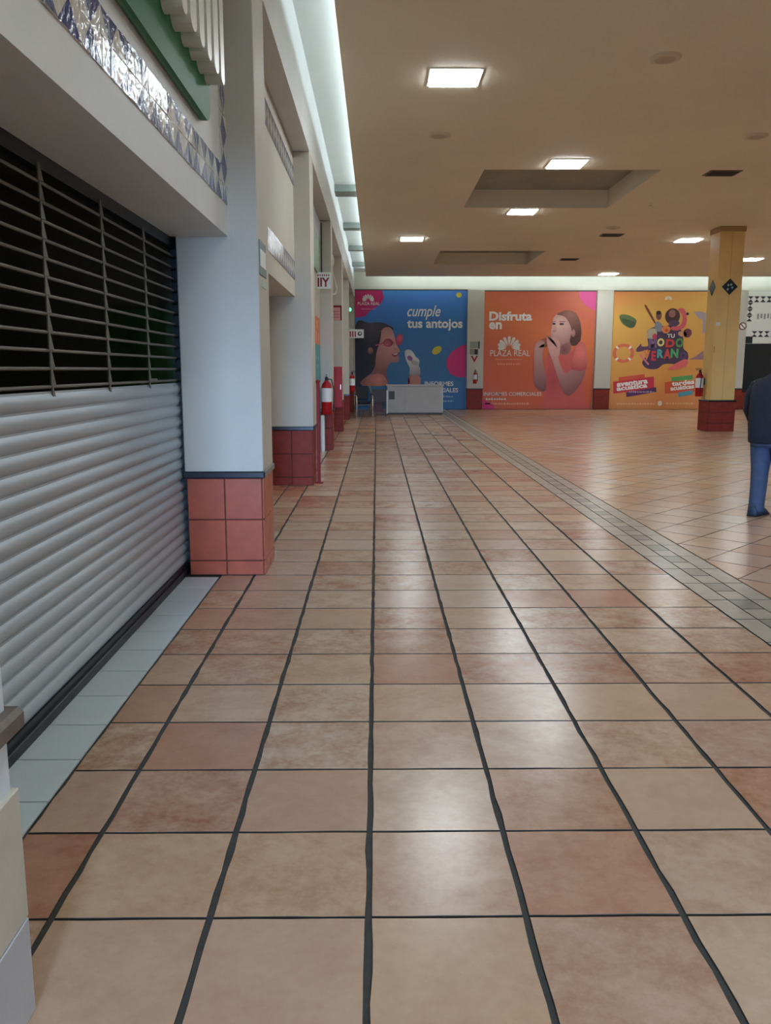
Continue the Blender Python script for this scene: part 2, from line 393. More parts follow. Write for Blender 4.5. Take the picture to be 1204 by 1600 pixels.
# glazed border tiles on the fascia (11.5 cm tiles, each split on its diagonal in blue and white)
TS = 0.115; g_ = 0.0025
def tri_tile(flip):
    m = MB(); h = TS / 2 - g_; d = 0.008
    c = [(-h, -h), (h, -h), (h, h), (-h, h)]
    a, b = ((0, 1, 2), (0, 2, 3)) if not flip else ((0, 1, 3), (1, 2, 3))
    for mi, t in ((0, a), (1, b)):
        if flip: mi = mi
        m.add([(d, *c[i]) for i in t] , [(0, 1, 2)], mi)
    for i in range(4):
        p, q = c[i], c[(i + 1) % 4]
        m.add([(d, *p), (d, *q), (0, *q), (0, *p)], [(0, 1, 2, 3)], 1)
    return m
# quadrant meshes: blue corner lies at the outer corner so that four tiles make a white diamond
def quad_tile(blue_corner):
    m = MB(); h = TS / 2 - g_; d = 0.008
    c = [(-h, -h), (h, -h), (h, h), (-h, h)]; i = blue_corner
    pv, nx, op = (i - 1) % 4, (i + 1) % 4, (i + 2) % 4
    m.add([(d, *c[pv]), (d, *c[i]), (d, *c[nx])], [(0, 1, 2)], 0)
    m.add([(d, *c[nx]), (d, *c[op]), (d, *c[pv])], [(0, 1, 2)], 1)
    for j in range(4):
        p, q = c[j], c[(j + 1) % 4]; m.add([(d, *p), (d, *q), (0, *q), (0, *p)], [(0, 1, 2, 3)], 1)
    return m
QM = [quad_tile(i).mesh('border_glazed_tile', [BLUEG, WHITEG], False) for i in range(4)]
def band(parent, ys, zs, single, xf):
    """tiles on a grid; blue corner chosen by parity."""
    mb = MB()
    for a, y in enumerate(ys):
        for b, z in enumerate(zs):
            bc = {(0, 0): 0, (1, 0): 1, (1, 1): 2, (0, 1): 3}[(a % 2, b % 2)]
            if single:
                o = inst('glazed_tile', QM[bc], parent, (xf, y, z), (random.uniform(-.012, .012), random.uniform(-.05, .05), random.uniform(-.05, .05)))
            else:
                q = quad_tile(bc); mb.v and None
                kk = len(mb.v); mb.v += [(xf + v[0], y + v[1], z + v[2]) for v in q.v]
                mb.f += [tuple(i + kk for i in f) for f in q.f]; mb.m += q.m; mb.sm += q.sm
    return mb
def frame(k, single):
    y0, y1 = PY[k] + PD, PY[k + 1]
    n = int((y1 - y0) / TS) // 2 * 2
    ys = [y1 - TS / 2 - TS * i for i in range(n)]
    zs_b = [2.667 + TS / 2, 2.667 + TS * 1.5]
    zs_v = [2.9 + TS / 2 + TS * i for i in range(8)]
    zs_t = [2.9 + TS * 8 + TS / 2, 2.9 + TS * 9.5]
    par = wall_left
    if single:
        band(par, ys, zs_b, True, X_FAS); band(par, ys[:2], zs_v, True, X_FAS)
        mb = band(par, ys, zs_t, False, X_FAS)
    else:
        mb = band(par, ys, zs_b, False, X_FAS); b2 = band(par, ys, zs_t, False, X_FAS)
        kk = len(mb.v); mb.v += b2.v; mb.f += [tuple(i + kk for i in f) for f in b2.f]; mb.m += b2.m; mb.sm += b2.sm
    tag(mb.build('glazed_tile_band', [BLUEG, WHITEG], par, fix=False), kind='stuff')
frame(0, True); frame(1, False)

# back wall
bw_ = MB()
bw_.box((-1.6, Y_BACK, 0), (14.25, Y_BACK + 0.15, Z_LID + .1)); bw_.box((14.25, Y_BACK, 2.52), (X_RIGHT, Y_BACK + 0.15, Z_LID + .1))
wall_back = bw_.build('wall_back', CREAM); tag(wall_back, kind='structure')
wr = bx((X_RIGHT, Y_REAR, 0), (X_RIGHT + 0.15, Y_BACK + 2.4, Z_CEIL)).build('wall_right', CREAM); tag(wr, kind='structure')
wq = MB(); wq.box((-4.2, Y_REAR - .15, 0), (-1.3, Y_REAR, Z_CEIL)); wq.box((4.2, Y_REAR - .15, 0), (X_RIGHT, Y_REAR, Z_CEIL)); wq.box((-1.3, Y_REAR - .15, 2.6), (4.2, Y_REAR, Z_CEIL))
tag(wq.build('wall_rear', CREAM), kind='structure')
# dark shop at the far right
ds = MB()
ds.box((14.1, Y_BACK + .15, 0), (14.25, Y_BACK + 2.3, 2.7)); ds.box((14.1, Y_BACK + 2.3, 0), (X_RIGHT, Y_BACK + 2.4, 2.7)); ds.box((14.25, Y_BACK + .15, 2.6), (X_RIGHT, Y_BACK + 2.3, 2.7))
ds.build('dark_shop_recess', SHOPD, wall_back)
gm = bpy.data.materials.new('dark_shop_glass'); gm.use_nodes = True
gb = gm.node_tree.nodes['Principled BSDF']; gb.inputs['Base Color'].default_value = (0.25, 0.27, 0.27, 1); gb.inputs['Roughness'].default_value = 0.05; gb.inputs['Transmission Weight'].default_value = 0.9; gb.inputs['IOR'].default_value = 1.1
win = thing('window_1', None, None, (0, 0, 0)); tag(win, kind='structure')
for i in range(2):
    bx((14.3 + 1.12 * i, Y_BACK + 0.05, 0.75), (15.38 + 1.12 * i, Y_BACK + 0.062, 2.45)).build('pane', gm, win)
wf = MB()
for x in (14.25, 15.38, 16.5): wf.box((x, Y_BACK + .03, 0.7), (x + 0.05, Y_BACK + .09, 2.52))
wf.box((14.25, Y_BACK + .03, 2.46), (16.55, Y_BACK + .09, 2.52)); wf.box((14.25, Y_BACK + .0, 0.66), (16.55, Y_BACK + .12, 0.74))
wf.build('window_frame', DARKM, win)
bx((14.25, Y_BACK, 0), (X_RIGHT, Y_BACK + .15, 0.66)).build('shop_apron', TERRA_D, wall_back)

# ------------------------------------------------------------------ wall pillars on the left
def clad(parent, x0, y0, w, d, sides, m_tile, rows=((0.004, 0.108), (0.116, 0.422), (0.430, 0.733)), cols=2, t=0.012, mj=JOINT, proud=0.0):
    """tile courses around a pillar foot: each tile a child."""
    bx((x0, y0, 0), (x0 + w, y0 + d, rows[-1][1])).build('tile_backing', mj, parent)
    for side in sides:
        L_ = w if side in ('front', 'back') else d
        cw = L_ / cols
        for c in range(cols):
            for (z0, z1) in rows:
                a, b = c * cw + 0.004, (c + 1) * cw - 0.004
                j = random.uniform(0, 0.002)
                if side == 'front': lo, hi = (x0 + a, y0 - t - j, z0), (x0 + b, y0 + 0.001, z1)
                elif side == 'right': lo, hi = (x0 + w - 0.001, y0 + a, z0), (x0 + w + t + j, y0 + b, z1)
                else: lo, hi = (x0 - t - j, y0 + a, z0), (x0 + 0.001, y0 + b, z1)
                MB().box(lo, hi, 0, 0.003).build('tile', m_tile, parent)
LBL = {1: 'nearest full wall pillar, beside the grey roller shutter, red tiled foot', 2: 'second wall pillar past the shutter, just behind the thin red post',
       3: 'third wall pillar past the shutter, with the large fire extinguisher', 4: 'fourth wall pillar past the shutter, carrying the tall red hose cabinet',
       5: 'fifth wall pillar past the shutter, near the chrome armchair', 6: 'farthest wall pillar in the corner beside the blue banner'}
PIL = {}
for k in range(1, 7):
    p = thing('wall_pillar', LBL[k], 'pillar', (0, 0, 0), 0, 'wall pillars along the shops'); PIL[k] = p
    y0 = PY[k]
    bx((PX0, y0, 0.735), (PX1, y0 + PD, Z_BEAM), 0.006).build('shaft', CREAM, p)
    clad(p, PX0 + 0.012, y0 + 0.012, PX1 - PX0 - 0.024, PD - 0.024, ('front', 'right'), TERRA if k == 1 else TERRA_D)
    MB().box((PX0 - 0.012, y0 - 0.014, 0.737), (PX1 + 0.012, y0 + 0.03, 0.789), 0, 0.008).build('cap_trim', NAVY, p)
    MB().box((PX1 - 0.03, y0 + 0.03, 0.737), (PX1 + 0.014, y0 + PD + 0.01, 0.789), 0, 0.008).build('cap_trim', GREYTRIM if k == 1 else NAVY, p)
p = thing('wall_pillar', 'white pillar with beige stone foot cut off by the left edge', 'pillar', (0, 0, 0), 0, 'wall pillars along the shops')
bx((PX0, PY[0], 0.0), (PX1 - 0.004, PY[0] + PD - 0.004, Z_BEAM), 0.006).build('shaft', WHITEW, p)
STONE = mat('beige_stone_tile', (196, 188, 166), 0.4, var=0.12, scale=5)
STONE2 = mat('pale_grey_stone_tile', (182, 182, 178), 0.4, var=0.1, scale=5)
for (a, b, z0, z1, m_) in ((0.0, 0.2, 0.004, 0.25, STONE), (0.204, 0.58, 0.004, 0.25, STONE2), (0.0, 0.36, 0.254, 0.58, STONE2), (0.364, 0.58, 0.254, 0.58, STONE)):
    MB().box((PX1 - 0.006, PY[0] + a, z0), (PX1 + 0.012, PY[0] + b, z1), 0, 0.003).build('stone_tile', m_, p)
MB().box((PX0, PY[0] - 0.01, 0.715), (PX1 + 0.03, PY[0] + PD + 0.025, 0.772), 0, 0.012).build('cap_trim', mat('worn_brown_trim', (104, 92, 80), .5, var=.35, scale=35), p)

# ------------------------------------------------------------------ roller shutter
rs = thing('roller_shutter', 'closed grey roller shutter with open rod grille above, left foreground', 'shutter', (X_SHUT, 0, 0))
SY0, SY1 = PY[0] + PD - 0.05, 6.40
pit = 0.0795
prof = []
for i in range(9):
    t = i / 8; prof.append((0.016 * math.sin(math.pi * t) ** 0.8, t * (pit - 0.008)))
sl = MB(); n = len(prof)
vs = [(px_, 0, pz) for px_, pz in prof] + [(px_, SY1 - SY0, pz) for px_, pz in prof]
sl.add(vs, [(i, i + 1, n + i + 1, n + i) for i in range(n - 1)], 0, True)
sl.box((-0.006, 0, pit - 0.010), (0.001, SY1 - SY0, pit))
slm = sl.mesh('shutter_slat', SLAT, False)
NS = 17
for i in range(NS): inst('slat', slm, rs, (0, SY0, 0.085 + i * pit))
zt = 0.085 + NS * pit
MB().box((-0.02, SY0, 0.0), (0.028, SY1, 0.05), 0, 0.004).box((-0.012, SY0, 0.05), (0.012, SY1, 0.085)).build('bottom_bar', DARKM, rs)
rodm = MB().tube([(0, 0, 0), (0, SY1 - SY0, 0)], 0.008, 8).mesh('shutter_rod', ROD)
NR = 12
for i in range(NR): inst('grille_rod', rodm, rs, (0, SY0, zt + 0.02 + i * pit))
lk = MB().prism([(-0.006, 0.0), (0.006, 0.0), (0.042, -pit + 0.004), (-0.014, -pit + 0.004)], 'X', -0.003, 0.003)
lkm = lk.mesh('shutter_link', ROD)
for c in range(6):
    yc = 5.47 - 0.82 * c
    if yc < SY0 + .1: break
    for i in range(NR + 1): inst('link', lkm, rs, (0.008, yc, zt + 0.02 + i * pit))
MB().box((-0.05, SY0, zt + 0.02 + NR * pit - 0.02), (0.0, SY1, Z_SOF)).build('roll_box', DARKM, rs)
for ya in (SY0 - 0.02, SY1 - 0.02): MB().box((-0.04, ya, 0), (0.035, ya + 0.075, Z_SOF)).build('guide_rail', DARKM, rs)
bx((0.012, 5.42, 0.30 + 1.16), (0.02, 5.62, 1.475)).build('latch_bar', ROD, rs)

# ------------------------------------------------------------------ green sign over the shutter
gs = thing('shop_sign', 'green rounded shop sign with raised white letters above the shutter', 'sign', (X_FAS, 3.0, 2.99))
poly = []
L_ = 2.45
for (cx_, cz_, a0) in ((0.12, 0.12, 180), (L_ - 0.12, 0.12, 270), (L_ - 0.12, 1.0, 0), (0.12, 1.0, 90)):
    for i in range(7):
        a = math.radians(a0 + 15 * i); poly.append((cx_ + 0.12 * math.cos(a), cz_ + 0.12 * math.sin(a)))
MB().prism(poly, 'X', 0.03, 0.05).build('board', GREENP, gs)
MB().prism([(y_ * 1.0, z_) for y_, z_ in poly], 'X', 0.012, 0.03).build('board_edge', GREENL, gs)
# raised letter strokes with rounded feet
lets = [(0.10, .16, .62), (.34, .14, .60), (.56, .20, .66), (.84, .15, .62), (1.06, .13, .66), (1.27, .12, .62), (1.46, .15, .64), (1.68, .13, .62), (1.88, .12, .65), (2.07, .15, .62), (2.28, .12, .60)]
for (y_, w_, h_) in lets:
    pl_ = []
    for i in range(9):
        a = math.radians(180 + 22.5 * i); pl_.append((y_ + w_ / 2 + w_ / 2 * math.cos(a), 0.20 + w_ / 3 + w_ / 3 * math.sin(a)))
    pl_ += [(y_ + w_, 0.20 + h_), (y_ + w_ * 0.62, 0.20 + h_ + .03), (y_ + w_ * .5, 0.20 + h_ * .55), (y_ + w_ * .38, 0.20 + h_ + .03), (y_, 0.20 + h_)]
    MB().prism(pl_, 'X', 0.05, 0.15).build('raised_letter', LETW, gs)

# ------------------------------------------------------------------ yellow column
cx0, cx1, cy0, cy1 = 8.33, 8.93, 21.2, 21.8
yc_ = thing('yellow_column', 'freestanding yellow square column with blue diamond tiles and tiled foot', 'column', (0, 0, 0))
bx((cx0, cy0, 0.76), ((cx0 + cx1) / 2 - 0.003, cy1, Z_CEIL - 0.12)).build('shaft', YELLOW, yc_)
bx(((cx0 + cx1) / 2 + 0.003, cy0, 0.76), (cx1, cy1, Z_CEIL - 0.12)).build('shaft', YELLOW, yc_)
bx((cx0 + 0.01, cy0 + 0.006, 0.76), (cx1 - 0.01, cy1 - 0.01, Z_CEIL - 0.12)).build('seam', WOODB, yc_)
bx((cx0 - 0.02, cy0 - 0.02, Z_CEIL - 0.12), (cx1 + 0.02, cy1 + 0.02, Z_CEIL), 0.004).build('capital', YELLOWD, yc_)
clad(yc_, cx0 - 0.03, cy0 - 0.03, cx1 - cx0 + 0.06, cy1 - cy0 + 0.06, ('front', 'left'), TERRA_D, rows=((0.004, 0.2), (0.21, 0.47), (0.48, 0.735)))
MB().box((cx0 - 0.05, cy0 - 0.05, 0.737), (cx1 + 0.05, cy1 + 0.05, 0.78), 0, 0.008).build('cap_trim', NAVY, yc_)
dm = mat('dark_teal_glazed_tile', (34, 54, 62), 0.25, var=0.3, scale=30)
lb = mat('pale_blue_glaze', (150, 180, 190), 0.25)
d_ = 0.195
o = MB().prism([(-d_, 0), (0, -d_), (d_, 0), (0, d_)], 'Y', -0.012, 0).build('diamond_tile', dm, yc_, (8.635, cy0, 3.53))
for (u, v) in ((-.05, -.06), (.03, .05), (.06, -.02), (-.04, .04)):
    MB().prism([(u - .03, v), (u, v - .035), (u + .03, v), (u, v + .035)], 'Y', -0.016, -.011).build('glaze_mark', lb, o)
MB().prism([(-d_, 0), (0, -d_), (d_, 0), (0, d_)], 'X', -0.012, 0).build('diamond_tile', dm, yc_, (cx0, 21.5, 3.53))
bx((8.36, cy0 - 0.008, 2.60), (8.46, cy0, 2.68)).build('switch_plate', WHITEP, yc_)
bx((8.345, cy0 - 0.002, 1.95), (8.355, cy0 + 0.0, 2.1)).build('scuff_plate', WOODB, yc_)

# ------------------------------------------------------------------ back wall pillars
BP = [(3.49, 4.13, 'cream back wall pillar between the blue banner and the orange banner'), (8.45, 9.08, 'cream back wall pillar between the two orange banners'), (13.42, 14.25, 'cream back wall pillar left of the dark shop front')]
for (x0, x1, lb_) in BP:
    p = thing('engaged_pillar', lb_, 'pillar', (0, 0, 0), 0, 'back wall pillars')
    bx((x0, Y_BACK - 0.16, 0.80), (x1, Y_BACK, 4.54), 0.01).build('shaft', CREAM, p)
    for i in range(2):
        c = (x0 + x1) / 2; xx = (x0, c + .006) if i else (x0, c - .006)
    clad(p, x0 + 0.01, Y_BACK - 0.15, x1 - x0 - 0.02, 0.14, ('front',), TERRA_D, rows=((0.004, 0.255), (0.265, 0.515), (0.525, 0.775)))
    bx((x0 - 0.01, Y_BACK - 0.175, 0.777), (x1 + 0.01, Y_BACK - 0.0, 0.812), 0.005).build('cap_trim', NAVY, p)

# ------------------------------------------------------------------ ceiling lights, speakers, vents
EM = bpy.data.materials.new('lit_white_diffuser'); EM.use_nodes = True
eb = EM.node_tree.nodes['Principled BSDF']; eb.inputs['Base Color'].default_value = (.9, .9, .9, 1); eb.inputs['Emission Color'].default_value = (0.86, 0.95, 1.0, 1); eb.inputs['Emission Strength'].default_value = PANEL_STRENGTH
fr = MB()
for (a, b) in (((-.31, -.31), (.31, -.285)), ((-.31, .285), (.31, .31)), ((-.31, -.285), (-.285, .285)), ((.285, -.285), (.31, .285))): fr.box((a[0], a[1], -0.012), (b[0], b[1], 0))
frm = fr.mesh('light_frame', WHITEP); dfm = bx((-.285, -.285, -.024), (.285, .285, -.003), .004).mesh('light_diffuser', EM)
LIGHTS = [(0.93, 10.72, 'largest lit square ceiling panel, nearest the shutter side'), (3.2, 14.95, 'lit square ceiling panel touching the nearer ceiling recess'), (3.2, 19.3, 'lit square ceiling panel just beyond the nearer ceiling recess'),
          (0.94, 23.26, 'small lit ceiling panel farthest left, above the blue banner'), (8.34, 23.4, 'lit ceiling panel just left of the yellow column top'), (11.74, 27.35, 'lit ceiling panel just right of the yellow column'), (8.4, 31.5, 'small lit ceiling panel at the far ceiling edge above the banners'),
          (3.2, 5.2, 'lit ceiling panel overhead, outside the top of the photo'), (0.93, 0.2, 'lit ceiling panel above the photographer'), (8.4, 3.0, 'lit ceiling panel to the right of the photographer'), (8.4, 11.5, 'lit ceiling panel out of the photo to the right of the person'), (13.0, 17.0, 'lit ceiling panel out of the photo at the far right'),
          (13.6, 22.5, 'lit ceiling panel out of the photo beyond the yellow column'), (15.0, 29.6, 'lit ceiling panel out of the photo before the dark shop')]
for (x, y, lb_) in LIGHTS:
    t = thing('ceiling_light', lb_, 'ceiling light', (x, y, Z_CEIL), 0, 'square ceiling light panels')
    inst('frame', frm, t); inst('diffuser', dfm, t)
spk = MB().lathe([(0.0, -0.03), (0.13, -0.03), (0.165, -0.022), (0.175, 0.0)], n=28).mesh('speaker_body', mat('cream_plastic', (206, 190, 164), .5))
spg = MB().lathe([(0.0, -0.034), (0.10, -0.034), (0.12, -0.029)], n=28).mesh('speaker_grille', mat('tan_plastic', (188, 170, 142), .6))
for (x, y, lb_) in ((3.21, 10.05, 'round ceiling speaker nearest the camera, upper right'), (0.93, 13.2, 'round ceiling speaker beyond the largest light panel'), (5.62, 13.2, 'round ceiling speaker at the right edge of the photo'), (5.77, 21.4, 'round ceiling speaker in front of the middle vent')):
    t = thing('ceiling_speaker', lb_, 'speaker', (x, y, Z_CEIL), 0, 'round ceiling speakers'); inst('body', spk, t); inst('grille', spg, t)
vb = bx((-.28, -.2, -.012), (.28, .2, 0)).mesh('vent_frame', mat('brown_vent', (86, 70, 54), .6)); vs_ = MB().add([(-.24, 0, -.012), (.24, 0, -.012), (.24, .035, -.026), (-.24, .035, -.026)], [(0, 1, 2, 3)]).mesh('vent_slat', mat('dark_vent', (52, 42, 34), .6))
for (x, y, lb_) in ((6.09, 15.6, 'dark ceiling vent nearest the camera, upper right'), (6.05, 22.55, 'dark ceiling vent in the middle of the three'), (6.05, 27.4, 'farthest of the three dark ceiling vents')):
    t = thing('ceiling_vent', lb_, 'vent', (x, y, Z_CEIL), 0, 'ceiling air vents'); inst('frame', vb, t)
    for i in range(7): inst('slat', vs_, t, (0, -.17 + .05 * i, 0))
sp = thing('sprinkler', 'tiny ceiling sprinkler between the two right-hand vents', 'sprinkler', (5.7, 18.35, Z_CEIL))
MB().lathe([(.05, 0), (.045, -.012), (.012, -.014), (.012, -.05)], n=14).build('stem', WHITEP, sp); MB().lathe([(.03, -.05), (.03, -.056)], n=14).build('deflector', CHROME, sp)

# ------------------------------------------------------------------ fire extinguishers
def extinguisher(label, loc, rotz, s=1.0):
    t = thing('fire_extinguisher', label, 'extinguisher', loc, rotz, 'red fire extinguishers')
    R = 0.083 * s; H_ = 0.50 * s
    MB().lathe([(R * .9, 0), (R, 0.015), (R, H_ * .82), (R * .85, H_ * .92), (R * .45, H_), (R * .3, H_ + .02)], n=22).build('cylinder', REDP, t)
    MB().lathe([(R * 1.012, H_ * .38), (R * 1.012, H_ * .80)], n=22).build('label_sleeve', WHITEP, t)
    v = MB().lathe([(R * .3, H_ + .02), (R * .32, H_ + .07), (R * .2, H_ + .085)], n=12).build('valve', BLACK, t)
    MB().box((-.012, -.09 * s, H_ + .085), (.012, .04, H_ + .10)).box((-.012, -.10 * s, H_ + .115), (.012, .03, H_ + .13)).build('lever', BLACK, v)
    MB().tube([(0, 0, H_ + .05), (R * .9, 0, H_ + .04), (R * 1.35, -.01, H_ * .75), (R * 1.3, -.02, H_ * .4), (R * 1.25, -.02, H_ * .18)], [.011, .011, .011, .012, .018], 8).build('hose', BLACK, t)
    bx((-.02, R, H_ * .5), (.02, R + .035, H_ * .8)).build('wall_bracket', DGREY, t)
    return t
extinguisher('large red fire extinguisher with white label on the third wall pillar', (-0.94, PY[3] - 0.125, 0.70), 0, 1.22)
extinguisher('small red fire extinguisher on the fifth wall pillar by the chrome armchair', (-0.75, PY[5] + 0.2, 0.86), math.radians(90), 1.0)
extinguisher('red fire extinguisher on the left side of the yellow column', (cx0 - 0.14, 21.6, 0.86), math.radians(-90), 1.15)
extinguisher('slim red fire extinguisher on the back pillar between banners', (3.8, Y_BACK - 0.16 - 0.14, 1.0), 0, 0.85)

# ------------------------------------------------------------------ small things along the left wall
po = thing('red_post', 'thin dark red post standing at the second wall pillar', 'post', (-0.79, 11.5, 0))
MB().box((-.022, -.022, 0), (.022, .022, 1.36), 0, .004).build('upright', REDD, po); MB().box((-.06, -.06, 0), (.06, .06, .012), 0, .004).build('foot_plate', REDD, po); MB().lathe([(.028, 1.36), (.03, 1.38), (.012, 1.40)], n=12).build('finial', REDD, po)
fb = thing('folded_board', 'narrow white folded floor board leaning at the third wall pillar', 'floor sign', (-1.02, PY[3] - 0.15, 0.0))
MB().box((-.035, -.02, 0.02), (.035, .0, .68), 0, .015).build('panel', WHITEP, fb); MB().box((-.035, .02, 0.02), (.035, .04, .68), 0, .015).build('panel', WHITEP, fb); MB().box((-.03, -.02, .0), (.03, .04, .03)).build('hinge', WHITEP, fb)
hc = thing('hose_cabinet', 'tall red hose cabinet mounted on the fourth wall pillar', 'cabinet', (-0.98, PY[4] - 0.002, 0.60))
MB().box((-.13, -.12, 0), (.13, 0, 1.0), 0, .006).build('body', REDP, hc); dr = MB().box((-.12, -.132, .02), (.12, -.12, .98), 0, .004).build('door', REDP, hc); bx((.085, -.145, .45), (.1, -.132, .57)).build('handle', CHROME, dr)
# perpendicular blade sign, third bay
bs = thing('blade_sign', 'white blade sign with red letters jutting out over the third bay', 'sign', (-0.92, 15.3, 2.93))
bx((-.13, -.02, 0), (.13, .02, .28), 0.004).build('panel', WHITEP, bs); bx((-.16, -.012, .12), (-.13, .012, .16)).build('bracket', DGREY, bs)
text_fit('red_lettering', 'IIY', REDD, bs, -.11, .10, .04, -0.022, bold=.03, hgt=.15)
for i in range(6): bx((-.11 + .037 * i, -.0225, .215 + .004 * (i % 2)), (-.09 + .037 * i, -.0205, .245)).build('small_red_stroke', REDD, bs)
# green fascia panel and two-tone banner in bay 3
gp = thing('fascia_panel', 'green and grey shop fascia panel behind the red blade sign', 'sign', (X_FAS, 14.0, 3.2))
bx((0, 0, 0), (.03, 2.12, .62), .004).build('green_panel', mat('sage_green_panel', (110, 142, 106), .5), gp); bx((0, 0, .62), (.03, 2.12, .98), .004).build('grey_panel', mat('blue_grey_panel', (150, 160, 162), .5), gp); bx((0.0, 2.12, 0), (.05, 2.17, .98)).build('edge_frame', DARKM, gp)
ob = thing('wall_banner', 'narrow orange and teal banner on the shop wall before third pillar', 'banner', (X_FAS - 0.018, 14.2, 1.3))
MB().box((0, 0, .68), (.012, 1.95, 1.62)).build('orange_part', mat('orange_print', (216, 118, 78), .5), ob); MB().box((0, 0, 0), (.012, 1.95, .68)).build('teal_part', mat('teal_print', (60, 150, 160), .5), ob)
for i in range(7):
    bx((.012, .3 + .2 * i, .75 + (i % 3) * .2), (.0135, .42 + .2 * i, .9 + (i % 3) * .2)).build('printed_mark', mat('pale_orange_print', (236, 190, 160), .5), ob)
for i in range(4): bx((.012, .5 + .3 * i, .25 + (i % 2) * .15), (.0135, .6 + .3 * i, .33 + (i % 2) * .15)).build('printed_mark', mat('pale_teal_print', (150, 205, 206), .5), ob)
# wall lamp and bent bracket on bay 4 fascia
wlmp = thing('wall_lamp', 'small white oval lamp high on the wall past third pillar', 'lamp', (X_FAS + .03, 19.7, 3.95))
MB().lathe([(.02, -.16), (.06, -.1), (.075, 0), (.06, .1), (.02, .16)], n=16).build('shade', WHITEP, wlmp); bx((-.03, -.09, -.05), (-.01, .09, .05)).build('bracket', DARKM, wlmp)
wr_ = thing('bent_bracket', 'pale zigzag bracket hanging under the small oval lamp', 'bracket', (X_FAS + .06, 19.3, 3.2))
MB().tube([(-.02, 0, .55), (.02, 0, .45), (.08, .2, .22), (.1, .3, .12), (.07, .3, .02), (0, .1, -.02)], .016, 8).build('rod', WHITEP, wr_); MB().lathe([(.03, 0), (.03, .02)], (-.05, 0, .55), 12, axis='X').build('wall_plate', WHITEP, wr_)
pn = thing('notice_sign', 'pink notice in a dark red frame above the hose cabinet', 'sign', (-0.97, PY[4] - 0.005, 2.72))
bx((-.12, -.02, 0), (.12, 0, .36), .003).build('frame', REDD, pn); bx((-.125, -.024, -.0), (.085, -.02, .31)).build('print', mat('pink_paper', (206, 150, 146), .6), pn)
for i in range(3): bx((-.1, -.026, .06 + .07 * i), (.06, -.0235, .085 + .07 * i)).build('printed_line', mat('rose_ink', (176, 110, 108), .6), pn)
ge = thing('green_light', 'small glowing green lamp on the wall before the last pillars', 'lamp', (PX1 + 0.02, 26.35, 3.33))
gmat = mat('lit_green_lens', (60, 230, 130), .3, emit=2.2)
MB().lathe([(.07, -.02), (.07, .01)], n=16, axis='X').build('base', WHITEP, ge); MB().lathe([(.055, .01), (.05, .04), (.02, .055)], n=16, axis='X').build('lens', gmat, ge)
s5 = thing('blade_sign', 'far white blade sign with black figure beside red letters', 'sign', (-0.66, 28.5, 2.53))
bx((-.24, -.015, .03), (.24, .015, .31), .003).build('panel', WHITEP, s5)
text_fit('red_lettering', 'III', REDP, s5, -.22, -.02, .07, -.0165, bold=.02, hgt=.18)
sq = bx((.02, -.018, .06), (.2, -.015, .29)).build('white_field', WHITEP, s5)
MB().lathe([(.07, -.0205), (.07, -.018)], (.11, 0, .17), 18, axis='Y').build('black_ring', BLACK, s5); MB().lathe([(.035, -.0225), (.035, -.0205)], (.12, 0, .18), 18, axis='Y').build('ring_centre', WHITEP, s5)
bx((-.26, -.01, .14), (-.24, .01, .2)).build('bracket', DGREY, s5)
ev = thing('wall_notice', 'small green-framed notice on the side of the nearest full pillar', 'sign', (PX1 + 0.001, 6.27, 2.15))
bx((0, 0, 0.06), (.006, .36, .30)).build('frame', mat('grey_green_print', (96, 122, 116), .5), ev); bx((.006, .03, .12), (.0075, .33, .24)).build('print', WHITEP, ev)
bx((0, .12, -.02), (.004, .36, .03)).build('print_strip', mat('pale_green_print', (164, 190, 170), .5), ev)

# signs over the extinguisher on the first back pillar
fs = thing('safety_sign', 'stack of small grey signs with red arrow on the back pillar', 'sign', (3.8, Y_BACK - 0.16, 1.8))
bx((-.2, -.012, .55), (.18, 0, .80), .003).build('sign_plate', mat('grey_green_plate', (138, 142, 124), .5), fs); bx((.12, -.016, .52), (.17, -.011, .80)).build('dark_edge', DARKM, fs)
bx((-.2, -.012, .30), (.12, 0, .52), .003).build('sign_plate', mat('olive_plate', (132, 124, 102), .5), fs); bx((-.02, -.016, .31), (.1, -.011, .5)).build('dark_edge', DARKM, fs)
MB().prism([(-.16, .26), (-.02, .0), (.12, .26), (.05, .26), (-.02, .12), (-.09, .26)], 'Y', -.012, 0).build('red_arrow', REDP, fs)
rd = thing('round_sign', 'round red-rimmed sign on the cream pillar left of dark shop', 'sign', (14.1, Y_BACK - 0.16, 3.18))
MB().lathe([(.15, -.012), (.15, 0)], n=26, axis='Y').build('rim', mat('dull_red_rim', (120, 74, 74), .5), rd); MB().lathe([(.105, -.016), (.105, -.012)], n=26, axis='Y').build('white_disc', WHITEP, rd)
MB().prism([(-.09, .06), (-.06, .09), (.09, -.06), (.06, -.09)], 'Y', -.02, -.016).build('slash', mat('dull_red_rim', (120, 74, 74), .5), rd)
